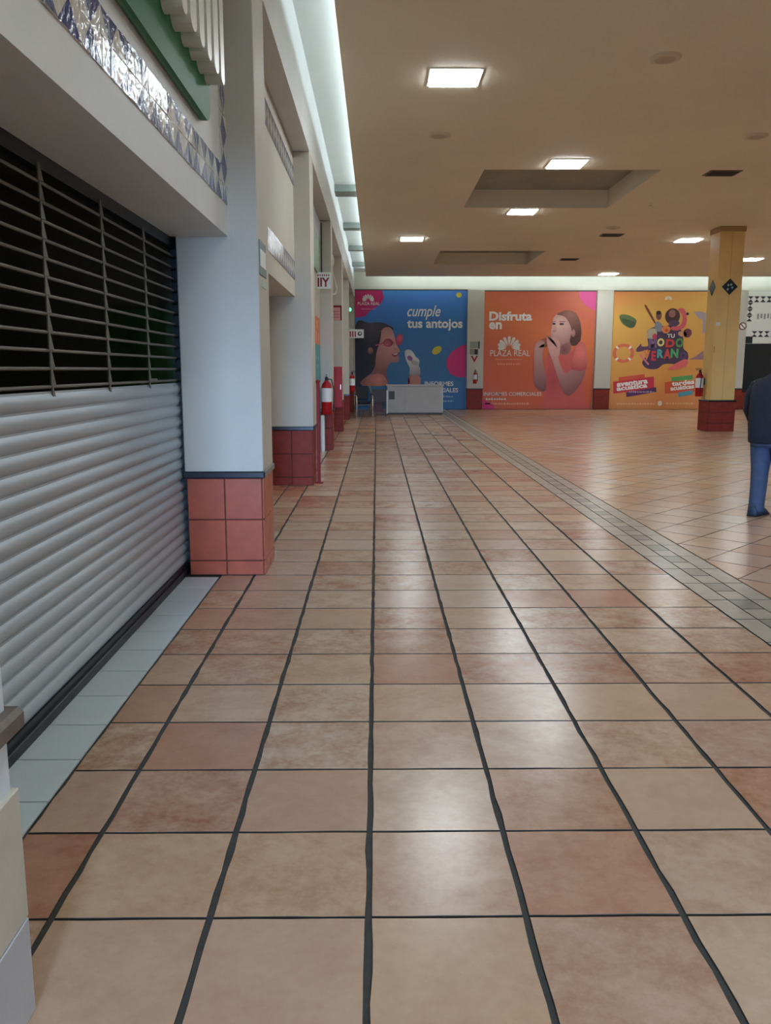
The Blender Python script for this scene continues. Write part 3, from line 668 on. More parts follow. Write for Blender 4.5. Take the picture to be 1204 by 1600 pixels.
# sign board over the dark shop with a black and white border
sb = thing('shop_sign_board', 'white shop sign with dark patterned tile border over the dark shop', 'sign', (14.27, Y_BACK - 0.03, 2.54))
bx((0, 0, 0), (2.3, .03, 1.95)).build('board', WHITEP, sb)
BT = mat('black_glaze', (40, 40, 46), .3)
def xtile(parent, x, z, s_=.115):
    o = bx((x - s_, -.006, z - s_), (x + s_, 0, z + s_)).build('border_tile', WHITEP, parent)
    for q in range(4):
        a = math.radians(90 * q); c, s2 = math.cos(a), math.sin(a)
        R_ = lambda u, v: (x + u * c - v * s2, z + u * s2 + v * c)
        if q % 2 == 0: MB().prism([R_(-s_ * .95, s_ * .97), R_(s_ * .95, s_ * .97), R_(0, 0)], 'Y', -.009, -.006).build('dark_triangle', BT, o)
for i in range(9):
    xtile(sb, .12 + .24 * i, 1.66); 
    if i > 0: xtile(sb, .12 + .24 * i, .35)
for i in range(3): xtile(sb, .12, 1.42 - .24 * i)
for i in range(7): bx((.42 + .13 * i, -.004, .92 + .03 * (i % 2)), (.49 + .13 * i, 0, 1.12)).build('grey_letter_stroke', mat('grey_ink', (140, 142, 142), .6), sb)
bx((0.02, -.01, -.0), (.30, 0.03, .26)).build('dark_corner_box', DARKM, sb)

# ------------------------------------------------------------------ counter, table and chrome armchair by the blue banner
ct = thing('service_counter', 'pale grey box counter standing in front of the blue banner', 'counter', (0.36, 29.3, 0))
bx((0, .0, .06), (1.92, .75, .98), .01).build('carcass', GREYC, ct); bx((-.03, -.03, .98), (1.95, .78, 1.02), .008).build('top', mat('pale_counter_top', (196, 190, 178), .4), ct)
for (a, b) in ((.02, .60), (.63, 1.90)): bx((a, -.014, .10), (b, 0, .95), .004).build('front_panel', GREYC, ct)
bx((.06, -.02, .52), (.26, -.013, .80)).build('vent_plate', DGREY, ct); bx((.0, .03, 0), (1.92, .7, .06)).build('plinth', DGREY, ct)
bx((1.88, -.02, .06), (1.925, 0.0, .98)).build('corner_trim', mat('pale_counter_top', (196, 190, 178), .4), ct)
tb = thing('side_table', 'dark brown small table between the chrome armchair and grey counter', 'table', (0.06, 28.45, 0))
bx((-.28, -.25, .84), (.28, .25, .88), .006).build('top', DGREY, tb); bx((-.26, -.24, .46), (.26, -.22, .84)).build('front_apron', mat('dark_plum_panel', (58, 42, 44), .5), tb); bx((-.2, .1, .12), (.16, .13, .46)).build('back_panel', WOODB, tb)
for (a, b) in ((-.26, -.23), (.23, -.23), (-.26, .2), (.23, .2)): bx((a, b, 0), (a + .035, b + .035, .84)).build('leg', DGREY, tb)
bx((.27, -.26, .10), (.31, -.235, .86)).build('pale_edge_strip', WHITEP, tb)
ch = thing('armchair', 'black seated armchair with bent chrome tube frame in the corner', 'chair', (-0.44, 27.75, 0), math.radians(12))
bx((-.22, -.2, .44), (.22, .25, .52), .03).build('seat', BLACK, ch); bk = bx((-.22, .22, .55), (.22, .28, 1.0), .025).build('backrest', BLACK, ch)
for s_ in (-1, 1):
    MB().tube([(s_ * .26, -.22, .02), (s_ * .26, -.26, .35), (s_ * .26, -.24, .66), (s_ * .26, -.05, .74), (s_ * .26, .24, 1.05)], .028, 8).build('arm_tube', CHROME, ch)
    MB().tube([(s_ * .26, -.24, .62), (s_ * .26, .1, .30), (s_ * .26, .28, .02)], .028, 8).build('rear_leg', CHROME, ch)
    bx((s_ * .26 - .03, -.2, .74), (s_ * .26 + .03, .1, .77), .01).build('armrest', BLACK, ch)
MB().tube([(-.26, .0, .40), (.26, .0, .40)], .016, 8).build('cross_tube', CHROME, ch)
MB().tube([(-.26, .26, .9), (.26, .26, .9)], .016, 8).build('cross_tube', CHROME, ch)

# ------------------------------------------------------------------ printed banners on the back wall
def smooth(pts, n=4):
    out = []; m = len(pts)
    for i in range(m):
        p0, p1, p2, p3 = pts[(i - 1) % m], pts[i], pts[(i + 1) % m], pts[(i + 2) % m]
        for k in range(n):
            t = k / n
            out.append(tuple(0.5 * (2 * p1[j] + (-p0[j] + p2[j]) * t + (2 * p0[j] - 5 * p1[j] + 4 * p2[j] - p3[j]) * t * t + (-p0[j] + 3 * p1[j] - 3 * p2[j] + p3[j]) * t ** 3) for j in (0, 1)))
    return out
def pmat(name, c): return mat('print_' + name, c, 0.55)
class Print:
    """Flat print on a banner: shapes given on the banner's own grid (gx0..gx1, gy0..gy1, y down)."""
    def __init__(s, root, Wd, Ht, g): s.r, s.W, s.H, s.g = root, Wd, Ht, g; s.n = 0
    def m(s, p):
        x0, y0, x1, y1 = s.g
        return ((p[0] - x0) / (x1 - x0) * s.W, s.H - (p[1] - y0) / (y1 - y0) * s.H)
    def poly(s, name, pts, m_, layer=1, parent=None, sm=True):
        q = [s.m(p) for p in (smooth(pts) if sm else pts)]
        q = [(min(max(a, 0.005), s.W - .005), min(max(b, 0.005), s.H - .005)) for a, b in q]
        return MB().prism(q, 'Y', -0.012 - 0.004 * layer, -0.011 - 0.004 * (layer - 1)).build(name, m_, parent or s.r)
    def ell(s, name, cx_, cy_, rx, ry, m_, layer=1, parent=None, rot=0):
        c, s_ = math.cos(math.radians(rot)), math.sin(math.radians(rot))
        pts = []
        for i in range(24):
            a = 2 * math.pi * i / 24; u, v = rx * math.cos(a), ry * math.sin(a); pts.append((cx_ + u * c - v * s_, cy_ + u * s_ + v * c))
        return s.poly(name, pts, m_, layer, parent, False)
    def text(s, name, t, x0, x1, yb, m_, layer=1, bold=0.0, shear=0.0, hgt=None, rot=0, spacing=1.0, parent=None):
        a = s.m((x0, yb)); b = s.m((x1, yb)); h = None if hgt is None else hgt / (s.g[3] - s.g[1]) * s.H
        return text_fit(name, t, m_, parent or s.r, a[0], b[0], a[1], -0.0125 - 0.004 * layer, bold, shear, h, rot, 0.0, spacing)
    def bars(s, x0, x1, y, h, m_, layer=1, seed=0):
        rnd = random.Random(seed); x = x0; mb = MB()
        while x < x1:
            w = rnd.uniform(.5, 1.1) * h; a, b = s.m((x, y)), s.m((min(x + w, x1), y - h * rnd.uniform(.7, 1)))
            mb.box((a[0], -0.012 - .004 * layer, a[1]), (b[0], -0.011, b[1])); x += w * 1.45
        tag(mb.build('illegible_small_print', m_, s.r), kind='stuff')
    def fan(s, cx_, cy_, R, m_, layer=1, parent=None, squash=0.85, n=9):
        o = None
        for i in range(n):
            a = math.radians(180 + 180 * i / (n - 1)); L = R * (0.78 + 0.22 * math.sin(math.pi * i / (n - 1)))
            d = (math.cos(a), math.sin(a) * squash); w = R * 0.13; nn = (-d[1], d[0])
            pts = [(cx_ + d[0] * R * .2, cy_ + d[1] * R * .2), (cx_ + d[0] * L * .6 + nn[0] * w * .8, cy_ + d[1] * L * .6 + nn[1] * w * .8), (cx_ + d[0] * L * .92 + nn[0] * w, cy_ + d[1] * L * .92 + nn[1] * w),
                   (cx_ + d[0] * L * 1.02, cy_ + d[1] * L * 1.02), (cx_ + d[0] * L * .92 - nn[0] * w, cy_ + d[1] * L * .92 - nn[1] * w), (cx_ + d[0] * L * .6 - nn[0] * w * .8, cy_ + d[1] * L * .6 - nn[1] * w * .8)]
            o2 = s.poly('fan_petal', pts, m_, layer, parent, False)
def gradient_mat(name, stops, rot):
    """printed colour gradient across the banner (object coordinates)."""
    m = bpy.data.materials.new(name); m.use_nodes = True; nt = m.node_tree; b = nt.nodes['Principled BSDF']; b.inputs['Roughness'].default_value = 0.5
    tc = nt.nodes.new('ShaderNodeTexCoord'); mp = nt.nodes.new('ShaderNodeMapping'); mp.inputs['Rotation'].default_value = (0, rot, 0)
    gx = nt.nodes.new('ShaderNodeSeparateXYZ'); rp = nt.nodes.new('ShaderNodeValToRGB'); mr = nt.nodes.new('ShaderNodeMapRange')
    nt.links.new(tc.outputs['Object'], mp.inputs['Vector']); nt.links.new(mp.outputs['Vector'], gx.inputs[0])
    nt.links.new(gx.outputs['Z'], mr.inputs['Value']); mr.inputs['From Max'].default_value = 4.5; nt.links.new(mr.outputs[0], rp.inputs['Fac'])
    e = rp.color_ramp.elements
    e[0].position = stops[0][0]; e[0].color = lin(stops[0][1]); e[1].position = stops[-1][0]; e[1].color = lin(stops[-1][1])
    for p_, c_ in stops[1:-1]:
        q = e.new(p_); q.color = lin(c_)
    nt.links.new(rp.outputs['Color'], b.inputs['Base Color'])
    return m
def banner(label, x0, x1, z1, m_, g, wob=0):
    t = thing('banner', label, 'banner', (x0, Y_BACK - 0.001, 0.0), 0, 'large printed banners on the back wall')
    Wd, Ht = x1 - x0, z1
    bx((0, -0.011, 0.0), (Wd, 0, Ht)).build('sheet', m_, t)
    bx((0, -0.03, Ht - 0.01), (Wd, 0, Ht + 0.03), .004).build('top_rail', DGREY, t)
    return Print(t, Wd, Ht, g)
def soft(P, name, c_in, c_out, gx, gy, r):
    '''printed photograph tone: a soft blend from one ink colour to another around a point of the sheet.'''
    cx_, cz_ = P.m((gx, gy)); rad = r / (P.g[2] - P.g[0]) * P.W
    m = bpy.data.materials.new('print_soft_' + name); m.use_nodes = True; nt = m.node_tree; b = nt.nodes['Principled BSDF']; b.inputs['Roughness'].default_value = 0.55
    tc = nt.nodes.new('ShaderNodeTexCoord'); vm = nt.nodes.new('ShaderNodeVectorMath'); vm.operation = 'MULTIPLY_ADD'; vm.inputs[1].default_value = (1, 0, 1); vm.inputs[2].default_value = (-cx_, 0, -cz_)
    ln = nt.nodes.new('ShaderNodeVectorMath'); ln.operation = 'LENGTH'; mr = nt.nodes.new('ShaderNodeMapRange'); mr.inputs['From Max'].default_value = rad
    mx = nt.nodes.new('ShaderNodeMix'); mx.data_type = 'RGBA'; mx.inputs['A'].default_value = lin(c_in); mx.inputs['B'].default_value = lin(c_out)
    nt.links.new(tc.outputs['Object'], vm.inputs[0]); nt.links.new(vm.outputs[0], ln.inputs[0]); nt.links.new(ln.outputs['Value'], mr.inputs['Value']); nt.links.new(mr.outputs[0], mx.inputs['Factor']); nt.links.new(mx.outputs['Result'], b.inputs['Base Color'])
    return m
WH = pmat('white', (232, 230, 222)); MAG = pmat('magenta', (204, 40, 108)); SKIN = pmat('skin', (196, 130, 112)); SKIN2 = pmat('pale_skin', (186, 136, 124)); SKIN3 = pmat('shaded_skin', (160, 104, 96))
HAIR = pmat('dark_hair', (40, 32, 36)); HAIRB = pmat('brown_hair', (98, 62, 50)); LIP = pmat('lip_red', (150, 50, 56)); PINKG = pmat('pink_lens', (196, 74, 104)); CRM = pmat('cream_ice', (216, 208, 194)); YLW = pmat('lemon', (204, 190, 60)); SHIRT = pmat('coral_shirt', (202, 92, 84)); SHIRTD = pmat('dark_coral', (172, 74, 72)); BRN = pmat('burger_brown', (122, 62, 44)); EYE_ = pmat('eye_dark', (60, 40, 42))
# 1 blue banner
B1 = banner('blue banner of a woman in pink sunglasses holding ice cream', -0.83, 3.485, 4.53, gradient_mat('blue_print', [(0.0, (44, 108, 160)), (0.3, (50, 110, 150)), (0.62, (46, 112, 170)), (0.86, (70, 128, 214)), (1.0, (64, 150, 214))], math.radians(8)), (75, 125, 1040, 1150))
o = B1.poly('magenta_corner', [(76, 126), (310, 126), (325, 190), (295, 245), (215, 290), (165, 345), (100, 358), (76, 350)], MAG, 1, None, False)
B1.fan(190, 212, 62, WH, 2); B1.text('logo_lettering', 'PLAZA REAL', 100, 290, 250, WH, 2, bold=.01); B1.bars(130, 250, 290, 14, pmat('pink', (226, 130, 170)), 2, 3)
B1.ell('yellow_spot', 968, 165, 24, 22, YLW, 1)
B1.text('headline', 'cumple', 525, 812, 345, WH, 2, bold=.012, shear=.35, hgt=92); B1.text('headline', 'tus antojos', 525, 1003, 442, WH, 2, bold=.03, hgt=72)
B1.ell('lemon_slice', 783, 637, 46, 30, YLW, 1, None, -35)
B1.poly('magenta_disc', [(1036, 585), (985, 600), (910, 650), (870, 715), (868, 780), (900, 840), (960, 868), (1036, 872)], MAG, 1, None, False)
fig = B1.poly('printed_woman', [(78, 425), (200, 402), (300, 398), (372, 425), (405, 460), (330, 560), (300, 700), (250, 800), (180, 860), (140, 930), (78, 960)], soft(B1, 'hair1', (84, 74, 78), (36, 32, 38), 230, 440, 170), 1)
B1.poly('face', [(262, 560), (300, 470), (345, 438), (390, 452), (418, 520), (428, 575), (462, 640), (448, 668), (456, 712), (436, 742), (385, 742), (352, 790), (345, 850), (350, 940), (140, 940), (135, 895), (215, 835), (252, 750), (236, 650)], soft(B1, 'face1', (222, 158, 142), (150, 92, 82), 385, 570, 260), 2, fig)
B1.poly('shoulder', [(150, 890), (210, 850), (290, 840), (335, 870), (342, 940), (140, 940)], soft(B1, 'shoulder1', (226, 140, 116), (150, 84, 72), 280, 890, 150), 3, fig)
B1.ell('ear', 208, 640, 24, 32, soft(B1, 'ear1', (176, 110, 104), (104, 62, 62), 208, 635, 34), 3, fig); B1.ell('sunglass_lens', 362, 572, 42, 36, soft(B1, 'lens1', (206, 100, 122), (150, 50, 74), 350, 585, 46), 4, fig); B1.ell('sunglass_lens', 458, 545, 30, 50, soft(B1, 'lens2', (226, 90, 116), (176, 50, 88), 462, 530, 50), 3, fig, 12); B1.poly('sunglass_arm', [(250, 590), (330, 565), (330, 575), (250, 602)], PINKG, 4, fig, False)
B1.poly('nose', [(404, 560), (424, 590), (438, 626), (412, 630)], soft(B1, 'nose1', (220, 156, 142), (170, 104, 94), 428, 605, 40), 4, fig); B1.poly('smile', [(392, 674), (448, 655), (450, 672), (420, 694)], LIP, 5, fig); B1.poly('teeth', [(405, 670), (445, 660), (440, 670), (415, 677)], WH, 6, fig, False)
B1.poly('hair_strand', [(236, 640), (262, 560), (300, 470), (290, 560), (262, 650), (250, 720)], HAIR, 3, fig)
ic = B1.poly('printed_ice_cream', [(505, 650), (535, 630), (570, 645), (600, 690), (632, 720), (628, 770), (640, 800), (632, 860), (550, 860), (548, 790), (520, 730)], soft(B1, 'ice', (236, 230, 220), (150, 140, 134), 570, 690, 170), 2)
B1.ell('berry_swirl', 550, 705, 26, 20, pmat('berry', (150, 90, 140)), 3, ic, 40); B1.ell('swirl', 592, 745, 36, 20, pmat('grey_cream', (176, 172, 160)), 3, ic, 20); B1.poly('hand', [(545, 862), (635, 862), (640, 930), (600, 960), (545, 940)], SKIN, 3, ic); B1.poly('sleeve', [(535, 880), (548, 870), (548, 945), (530, 945)], MAG, 3, ic, False)
B1.text('contact_heading', 'INFORMES', 680, 930, 945, WH, 2, bold=.02); B1.text('contact_heading', 'COMERCIALES', 640, 972, 1000, WH, 2, bold=.02); B1.bars(700, 930, 1045, 16, pmat('pale_blue', (140, 180, 200)), 2, 5); B1.bars(700, 930, 1085, 16, pmat('pale_blue', (140, 180, 200)), 2, 6)
# 2 orange banner
B2 = banner('orange banner of a woman in coral shirt eating a burger', 4.14, 8.44, 4.50, gradient_mat('orange_print', [(0.0, (206, 96, 62)), (0.45, (204, 96, 58)), (0.8, (214, 116, 66)), (1.0, (196, 98, 70))], math.radians(-18)), (85, 128, 1050, 1145))
B2.poly('magenta_corner', [(900, 130), (906, 180), (950, 240), (1030, 290), (1048, 290), (1048, 130)], pmat('pink_magenta', (214, 76, 140)), 1, None, False)
B2.poly('magenta_corner', [(86, 1060), (130, 1080), (190, 1110), (190, 1144), (86, 1144)], MAG, 1, None, False)
B2.text('headline', 'Disfruta', 130, 500, 375, WH, 2, bold=.035, hgt=75); B2.text('headline', 'en', 130, 240, 447, WH, 2, bold=.035, hgt=56)
B2.fan(308, 615, 122, CRM, 2); B2.text('logo_lettering', 'PLAZA REAL', 145, 492, 682, CRM, 2, hgt=52); B2.bars(190, 420, 716, 12, pmat('faint_orange', (220, 140, 104)), 1, 8); B2.bars(210, 410, 758, 18, pmat('faint_orange', (220, 140, 104)), 1, 9)
B2.text('contact_heading', 'INFORMES COMERCIALES', 95, 602, 1026, CRM, 2, bold=.008); B2.bars(115, 290, 1064, 18, CRM, 1, 10); B2.bars(110, 500, 1104, 18, pmat('faint_orange2', (226, 156, 126)), 1, 11)
fg = B2.poly('printed_woman', [(640, 1144), (632, 1000), (636, 700), (700, 640), (830, 655), (930, 560), (975, 610), (988, 790), (965, 880), (985, 1060), (1000, 1144)], SHIRT, 1)
B2.poly('shirt_shadow', [(650, 1140), (645, 780), (690, 700), (740, 860), (800, 980), (820, 1140)], soft(B2, 'shirt2', (176, 70, 70), (204, 94, 86), 700, 900, 190), 2, fg)
B2.poly('hair', [(715, 325), (795, 290), (865, 305), (912, 370), (932, 470), (922, 560), (870, 595), (835, 560), (845, 450), (790, 350)], soft(B2, 'hair2', (146, 96, 78), (82, 50, 44), 830, 330, 170), 3, fg)
B2.poly('face', [(690, 350), (740, 312), (800, 330), (838, 400), (862, 480), (850, 560), (828, 660), (760, 665), (720, 610), (690, 560), (668, 490), (676, 420)], soft(B2, 'face2', (222, 176, 164), (140, 90, 86), 735, 415, 240), 2, fg)
B2.ell('ear', 862, 485, 18, 34, soft(B2, 'ear2', (196, 140, 130), (140, 90, 84), 858, 480, 34), 4, fg); B2.ell('eye', 692, 405, 15, 9, EYE_, 3, fg); B2.ell('eye', 758, 407, 20, 9, EYE_, 3, fg); B2.poly('brow', [(735, 386), (790, 384), (790, 389), (735, 391)], HAIRB, 3, fg, False); B2.poly('brow', [(674, 388), (706, 383), (706, 388), (674, 394)], HAIRB, 3, fg, False)
B2.poly('nose', [(702, 420), (716, 455), (706, 475), (686, 470)], soft(B2, 'nose2', (206, 158, 146), (168, 116, 108), 706, 440, 45), 3, fg); B2.poly('neck_shade', [(740, 610), (830, 560), (850, 600), (830, 655), (760, 665)], soft(B2, 'neck2', (120, 74, 72), (160, 106, 100), 790, 630, 80), 3, fg)
B2.ell('burger', 612, 568, 52, 38, soft(B2, 'bun2', (170, 100, 66), (96, 50, 40), 605, 550, 55), 3, fg, -20); B2.ell('burger_filling', 615, 590, 46, 12, pmat('lettuce', (130, 84, 54)), 4, fg, -20)
B2.poly('forearm', [(528, 620), (545, 570), (580, 545), (615, 570), (600, 690), (640, 900), (632, 985), (580, 975), (535, 910), (530, 760)], soft(B2, 'arm2', (196, 146, 136), (122, 78, 78), 560, 620, 360), 4, fg)
B2.poly('raised_arm', [(632, 545), (650, 520), (700, 520), (748, 570), (750, 660), (742, 705), (800, 830), (860, 800), (972, 800), (952, 905), (885, 1000), (830, 1022), (775, 960), (690, 730), (655, 640)], soft(B2, 'arm2b', (216, 162, 150), (136, 86, 84), 690, 600, 420), 5, fg)
for i in range(4): B2.poly('finger', [(628 + 17 * i, 520 + 5 * i), (640 + 17 * i, 513 + 5 * i), (696 + 10 * i, 562 + 12 * i), (690 + 10 * i, 572 + 12 * i)], soft(B2, 'finger%d' % i, (218, 168, 156), (160, 108, 100), 650 + 12 * i, 525 + 8 * i, 70), 6, fg)
B2.poly('sleeve', [(905, 575), (935, 560), (975, 610), (986, 792), (862, 796), (870, 690)], soft(B2, 'sleeve2', (226, 122, 112), (178, 80, 76), 930, 660, 150), 6, fg)
# 3 yellow-orange banner
B3 = banner('yellow-orange banner with colourful summer collage partly behind the column', 9.09, 13.41, 4.50, gradient_mat('amber_print', [(0.0, (214, 136, 78)), (0.3, (220, 158, 76)), (0.75, (222, 172, 84)), (1.0, (206, 122, 70))], math.radians(10)), (40, 100, 1265, 1416))
B3.fan(645, 190, 46, CRM, 1)
B3.poly('leaf', [(118, 375), (150, 355), (215, 362), (290, 400), (308, 435), (285, 490), (240, 505), (165, 465), (130, 420)], pmat('leaf_green', (92, 110, 64)), 1); B3.poly('leaf_shade', [(150, 400), (290, 440), (270, 495), (190, 470)], pmat('leaf_dark', (66, 84, 56)), 2)
rg = MB(); ring = []
for i in range(28):
    a = 2 * math.pi * i / 28; ring.append((B3.m((180 + 118 * math.cos(a), 785 + 108 * math.sin(a))), B3.m((180 + 82 * math.cos(a), 785 + 72 * math.sin(a)))))
mr_ = MB()
for i in range(28):
    (a, b), (c, d) = ring[i], ring[(i + 1) % 28]; mr_.add([(a[0], -.016, a[1]), (c[0], -.016, c[1]), (d[0], -.016, d[1]), (b[0], -.016, b[1])], [(0, 1, 2, 3)], 1 if i % 7 in (3,) else 0)
mr_.build('lifebuoy', [pmat('coral_ring', (216, 112, 84)), WH], B3.r)
col = B3.poly('collage_base', [(430, 560), (455, 515), (520, 490), (620, 480), (720, 470), (800, 520), (835, 640), (840, 730), (890, 780), (892, 860), (800, 905), (640, 905), (560, 960), (450, 955), (392, 890), (440, 800), (450, 700)], pmat('plum_blue', (74, 56, 84)), 1)
B3.poly('paddle', [(388, 255), (415, 265), (515, 435), (505, 450), (420, 320)], BRN, 1, col); B3.ell('head', 550, 365, 32, 52, pmat('dark_skin', (120, 76, 66)), 1, col); B3.ell('hair_patch', 545, 335, 26, 22, HAIR, 2, col)
B3.poly('grey_shirt', [(515, 450), (545, 430), (590, 470), (585, 540), (540, 540), (512, 500)], pmat('grey_blue', (130, 136, 150)), 2, col)
B3.ell('afro_hair', 700, 375, 82, 88, pmat('dark_brown', (74, 46, 44)), 2, col); B3.ell('child_face', 695, 345, 38, 42, pmat('brown_skin', (150, 98, 92)), 3, col); B3.ell('shirt', 720, 450, 60, 34, pmat('blue_plum', (80, 62, 90)), 3, col)
B3.poly('flamingo', [(755, 300), (800, 285), (840, 320), (858, 420), (840, 490), (770, 530), (690, 520), (700, 490), (780, 480), (810, 430), (800, 350)], pmat('flamingo_pink', (208, 92, 100)), 3, col); B3.ell('beak', 862, 348, 16, 16, HAIR, 3, col)
B3.ell('flower', 635, 520, 48, 44, pmat('flower_orange', (222, 132, 72)), 4, col); B3.ell('flower_centre', 640, 530, 20, 16, pmat('deep_orange', (200, 84, 44)), 5, col)
B3.ell('coconut', 875, 560, 46, 50, pmat('maroon', (112, 56, 70)), 3, col); B3.ell('drink', 820, 570, 50, 30, pmat('pale_peach', (206, 150, 112)), 3, col, 10)
B3.poly('surfboard', [(430, 570), (450, 520), (510, 510), (540, 560), (520, 620), (440, 620)], pmat('pale_khaki', (176, 166, 140)), 2, col); B3.ell('pink_patch', 515, 600, 24, 34, pmat('rose', (200, 60, 84)), 3, col)
for (t_, x0, x1, yb, h_, c_) in (('M', 455, 540, 720, 100, (120, 90, 130)), ('O', 545, 625, 702, 84, (226, 214, 130)), ('D', 640, 740, 712, 84, (206, 62, 56)), ('O', 748, 835, 712, 96, (84, 150, 82)),
                             ('V', 400, 475, 850, 100, (224, 130, 80)), ('E', 488, 540, 860, 100, (204, 56, 74)), ('R', 552, 622, 832, 92, (84, 170, 170)), ('A', 622, 705, 840, 104, (208, 74, 76)), ('N', 700, 785, 830, 96, (80, 170, 110)), ('O', 800, 880, 850, 80, (96, 64, 104))):
    B3.text('title_letter', t_, x0, x1, yb, pmat('letter_%d_%d_%d' % c_, c_), 5, bold=.05, hgt=h_, parent=col)
B3.text('title_small', 'TU', 650, 735, 610, WH, 6, bold=.03, hgt=40, parent=col)
B3.poly('popsicle', [(690, 950), (760, 900), (860, 850), (892, 870), (888, 915), (800, 960), (700, 968)], pmat('popsicle_pink', (222, 104, 104)), 4, col); B3.poly('toy_boat', [(320, 740), (345, 705), (370, 680), (385, 710), (480, 705), (470, 735), (340, 770)], pmat('toy_purple', (92, 60, 90)), 2, col); B3.poly('straw', [(355, 800), (372, 795), (470, 905), (460, 920)], pmat('straw_pink', (220, 120, 130)), 3, col, False)
B3.poly('float_toy', [(930, 325), (1000, 320), (1080, 345), (1080, 560), (1040, 570), (1035, 410), (990, 400)], pmat('lilac_grey', (168, 150, 160)), 1, None, False); B3.poly('water_toy', [(910, 855), (985, 815), (1060, 755), (1070, 855)], pmat('dull_lilac', (150, 112, 122)), 1, None, False)
RDL = pmat('label_red', (202, 48, 66)); PUR = pmat('label_purple', (84, 46, 92)); GRN = pmat('label_green', (86, 158, 90)); TEA = pmat('label_teal', (76, 150, 166)); ORD = pmat('label_orange', (206, 84, 56))
B3.poly('label_strip', [(140, 1055), (425, 1018), (430, 1060), (145, 1095)], ORD, 1, None, False); B3.poly('label_strip', [(80, 1105), (530, 1045), (540, 1180), (90, 1240)], RDL, 1, None, False); B3.poly('label_strip', [(228, 1225), (560, 1165), (566, 1218), (238, 1278)], PUR, 3, None, False)
B3.text('label_lettering', 'aventura', 125, 468, 1162, WH, 2, bold=.04, rot=.12, hgt=52); B3.text('label_lettering', 'acuática', 125, 465, 1208, WH, 2, bold=.04, rot=.12, hgt=50)
B3.bars(262, 540, 1228, 20, pmat('label_lilac', (170, 150, 180)), 4, 21)
B3.poly('label_strip', [(722, 1055), (960, 1028), (966, 1078), (734, 1102)], GRN, 1, None, False); B3.poly('label_strip', [(655, 1112), (720, 1100), (990, 1090), (990, 1220), (662, 1240)], ORD, 1, None, False); B3.poly('label_strip', [(808, 1228), (968, 1200), (974, 1248), (816, 1278)], TEA, 3, None, False)
B3.text('label_lettering', 'tardes', 735, 985, 1152, WH, 2, bold=.04, rot=.1, hgt=52); B3.text('label_lettering', 'acuáticas', 722, 985, 1204, WH, 2, bold=.04, rot=.1, hgt=48)
B3.bars(130, 560, 1365, 22, pmat('faint_amber', (226, 170, 122)), 1, 22); B3.ell('round_icon', 612, 1350, 24, 28, CRM, 1); B3.bars(680, 1000, 1362, 24, pmat('faint_amber', (226, 170, 122)), 1, 23)

# ------------------------------------------------------------------ person at the right edge (side view, facing right)
def skin_obj(name, pts, edges, radii, m_, parent=None, sub=2, root=0):
    me = bpy.data.meshes.new(name); me.from_pydata([tuple(p) for p in pts], edges, [])
    o = bpy.data.objects.new(name, me); COL.objects.link(o)
    md = o.modifiers.new('skin', 'SKIN'); md.use_smooth_shade = True
    if not me.skin_vertices: me.skin_vertices.new()
    for i, r in enumerate(radii):
        sv = me.skin_vertices[0].data[i]; sv.radius = r if isinstance(r, tuple) else (r, r); sv.use_root = (i == root)
    if sub: sm_ = o.modifiers.new('sub', 'SUBSURF'); sm_.levels = sub; sm_.render_levels = sub
    dg = bpy.context.evaluated_depsgraph_get(); dg.update()
    new = bpy.data.meshes.new_from_object(o.evaluated_get(dg)); new.name = name
    bpy.data.objects.remove(o)
    new.materials.clear(); new.materials.append(m_)
    for p_ in new.polygons: p_.use_smooth = True
    o = bpy.data.objects.new(name, new); link(o, parent)
    return o
BODY = mat('person_skin', (176, 126, 104), 0.5); JACK = mat('navy_jacket_cloth', (26, 30, 46), 0.85, var=.15, scale=12, bump=.3, bscale=14); JEAN = mat('blue_denim', (62, 78, 104), 0.85, var=.25, scale=9, bump=.15, bscale=60); SHOE = mat('dark_blue_shoe', (36, 52, 74), 0.6); HAIRM = mat('dark_hair_fibres', (26, 22, 22), 0.6)
PO = (4.14, 8.78)
# local frame: +x forward (photo right), y sideways, z up
bp = [(-.02, 0, .92), (-.02, 0, 1.08), (-.02, 0, 1.25), (-.005, 0, 1.39), (.02, 0, 1.47), (.045, 0, 1.54), (.07, 0, 1.64),
      (-.03, -.09, .86), (.03, -.10, .48), (.03, -.11, .09), (.18, -.11, .03),
      (-.03, .09, .86), (-.05, .10, .48), (-.07, .10, .09), (.08, .10, .03),
      (-.01, -.18, 1.37), (.0, -.25, 1.10), (.20, -.22, .95), (.28, -.21, .92),
      (-.01, .18, 1.37), (.0, .25, 1.10), (.20, .22, .95), (.28, .21, .92)]
be = [(0, 1), (1, 2), (2, 3), (3, 4), (4, 5), (5, 6), (0, 7), (7, 8), (8, 9), (9, 10), (0, 11), (11, 12), (12, 13), (13, 14), (3, 15), (15, 16), (16, 17), (17, 18), (3, 19), (19, 20), (20, 21), (21, 22)]
br = [.13, .12, .13, .11, .055, .085, .095, .085, .058, .042, .035, .085, .058, .042, .035, .06, .045, .034, .03, .06, .045, .034, .03]
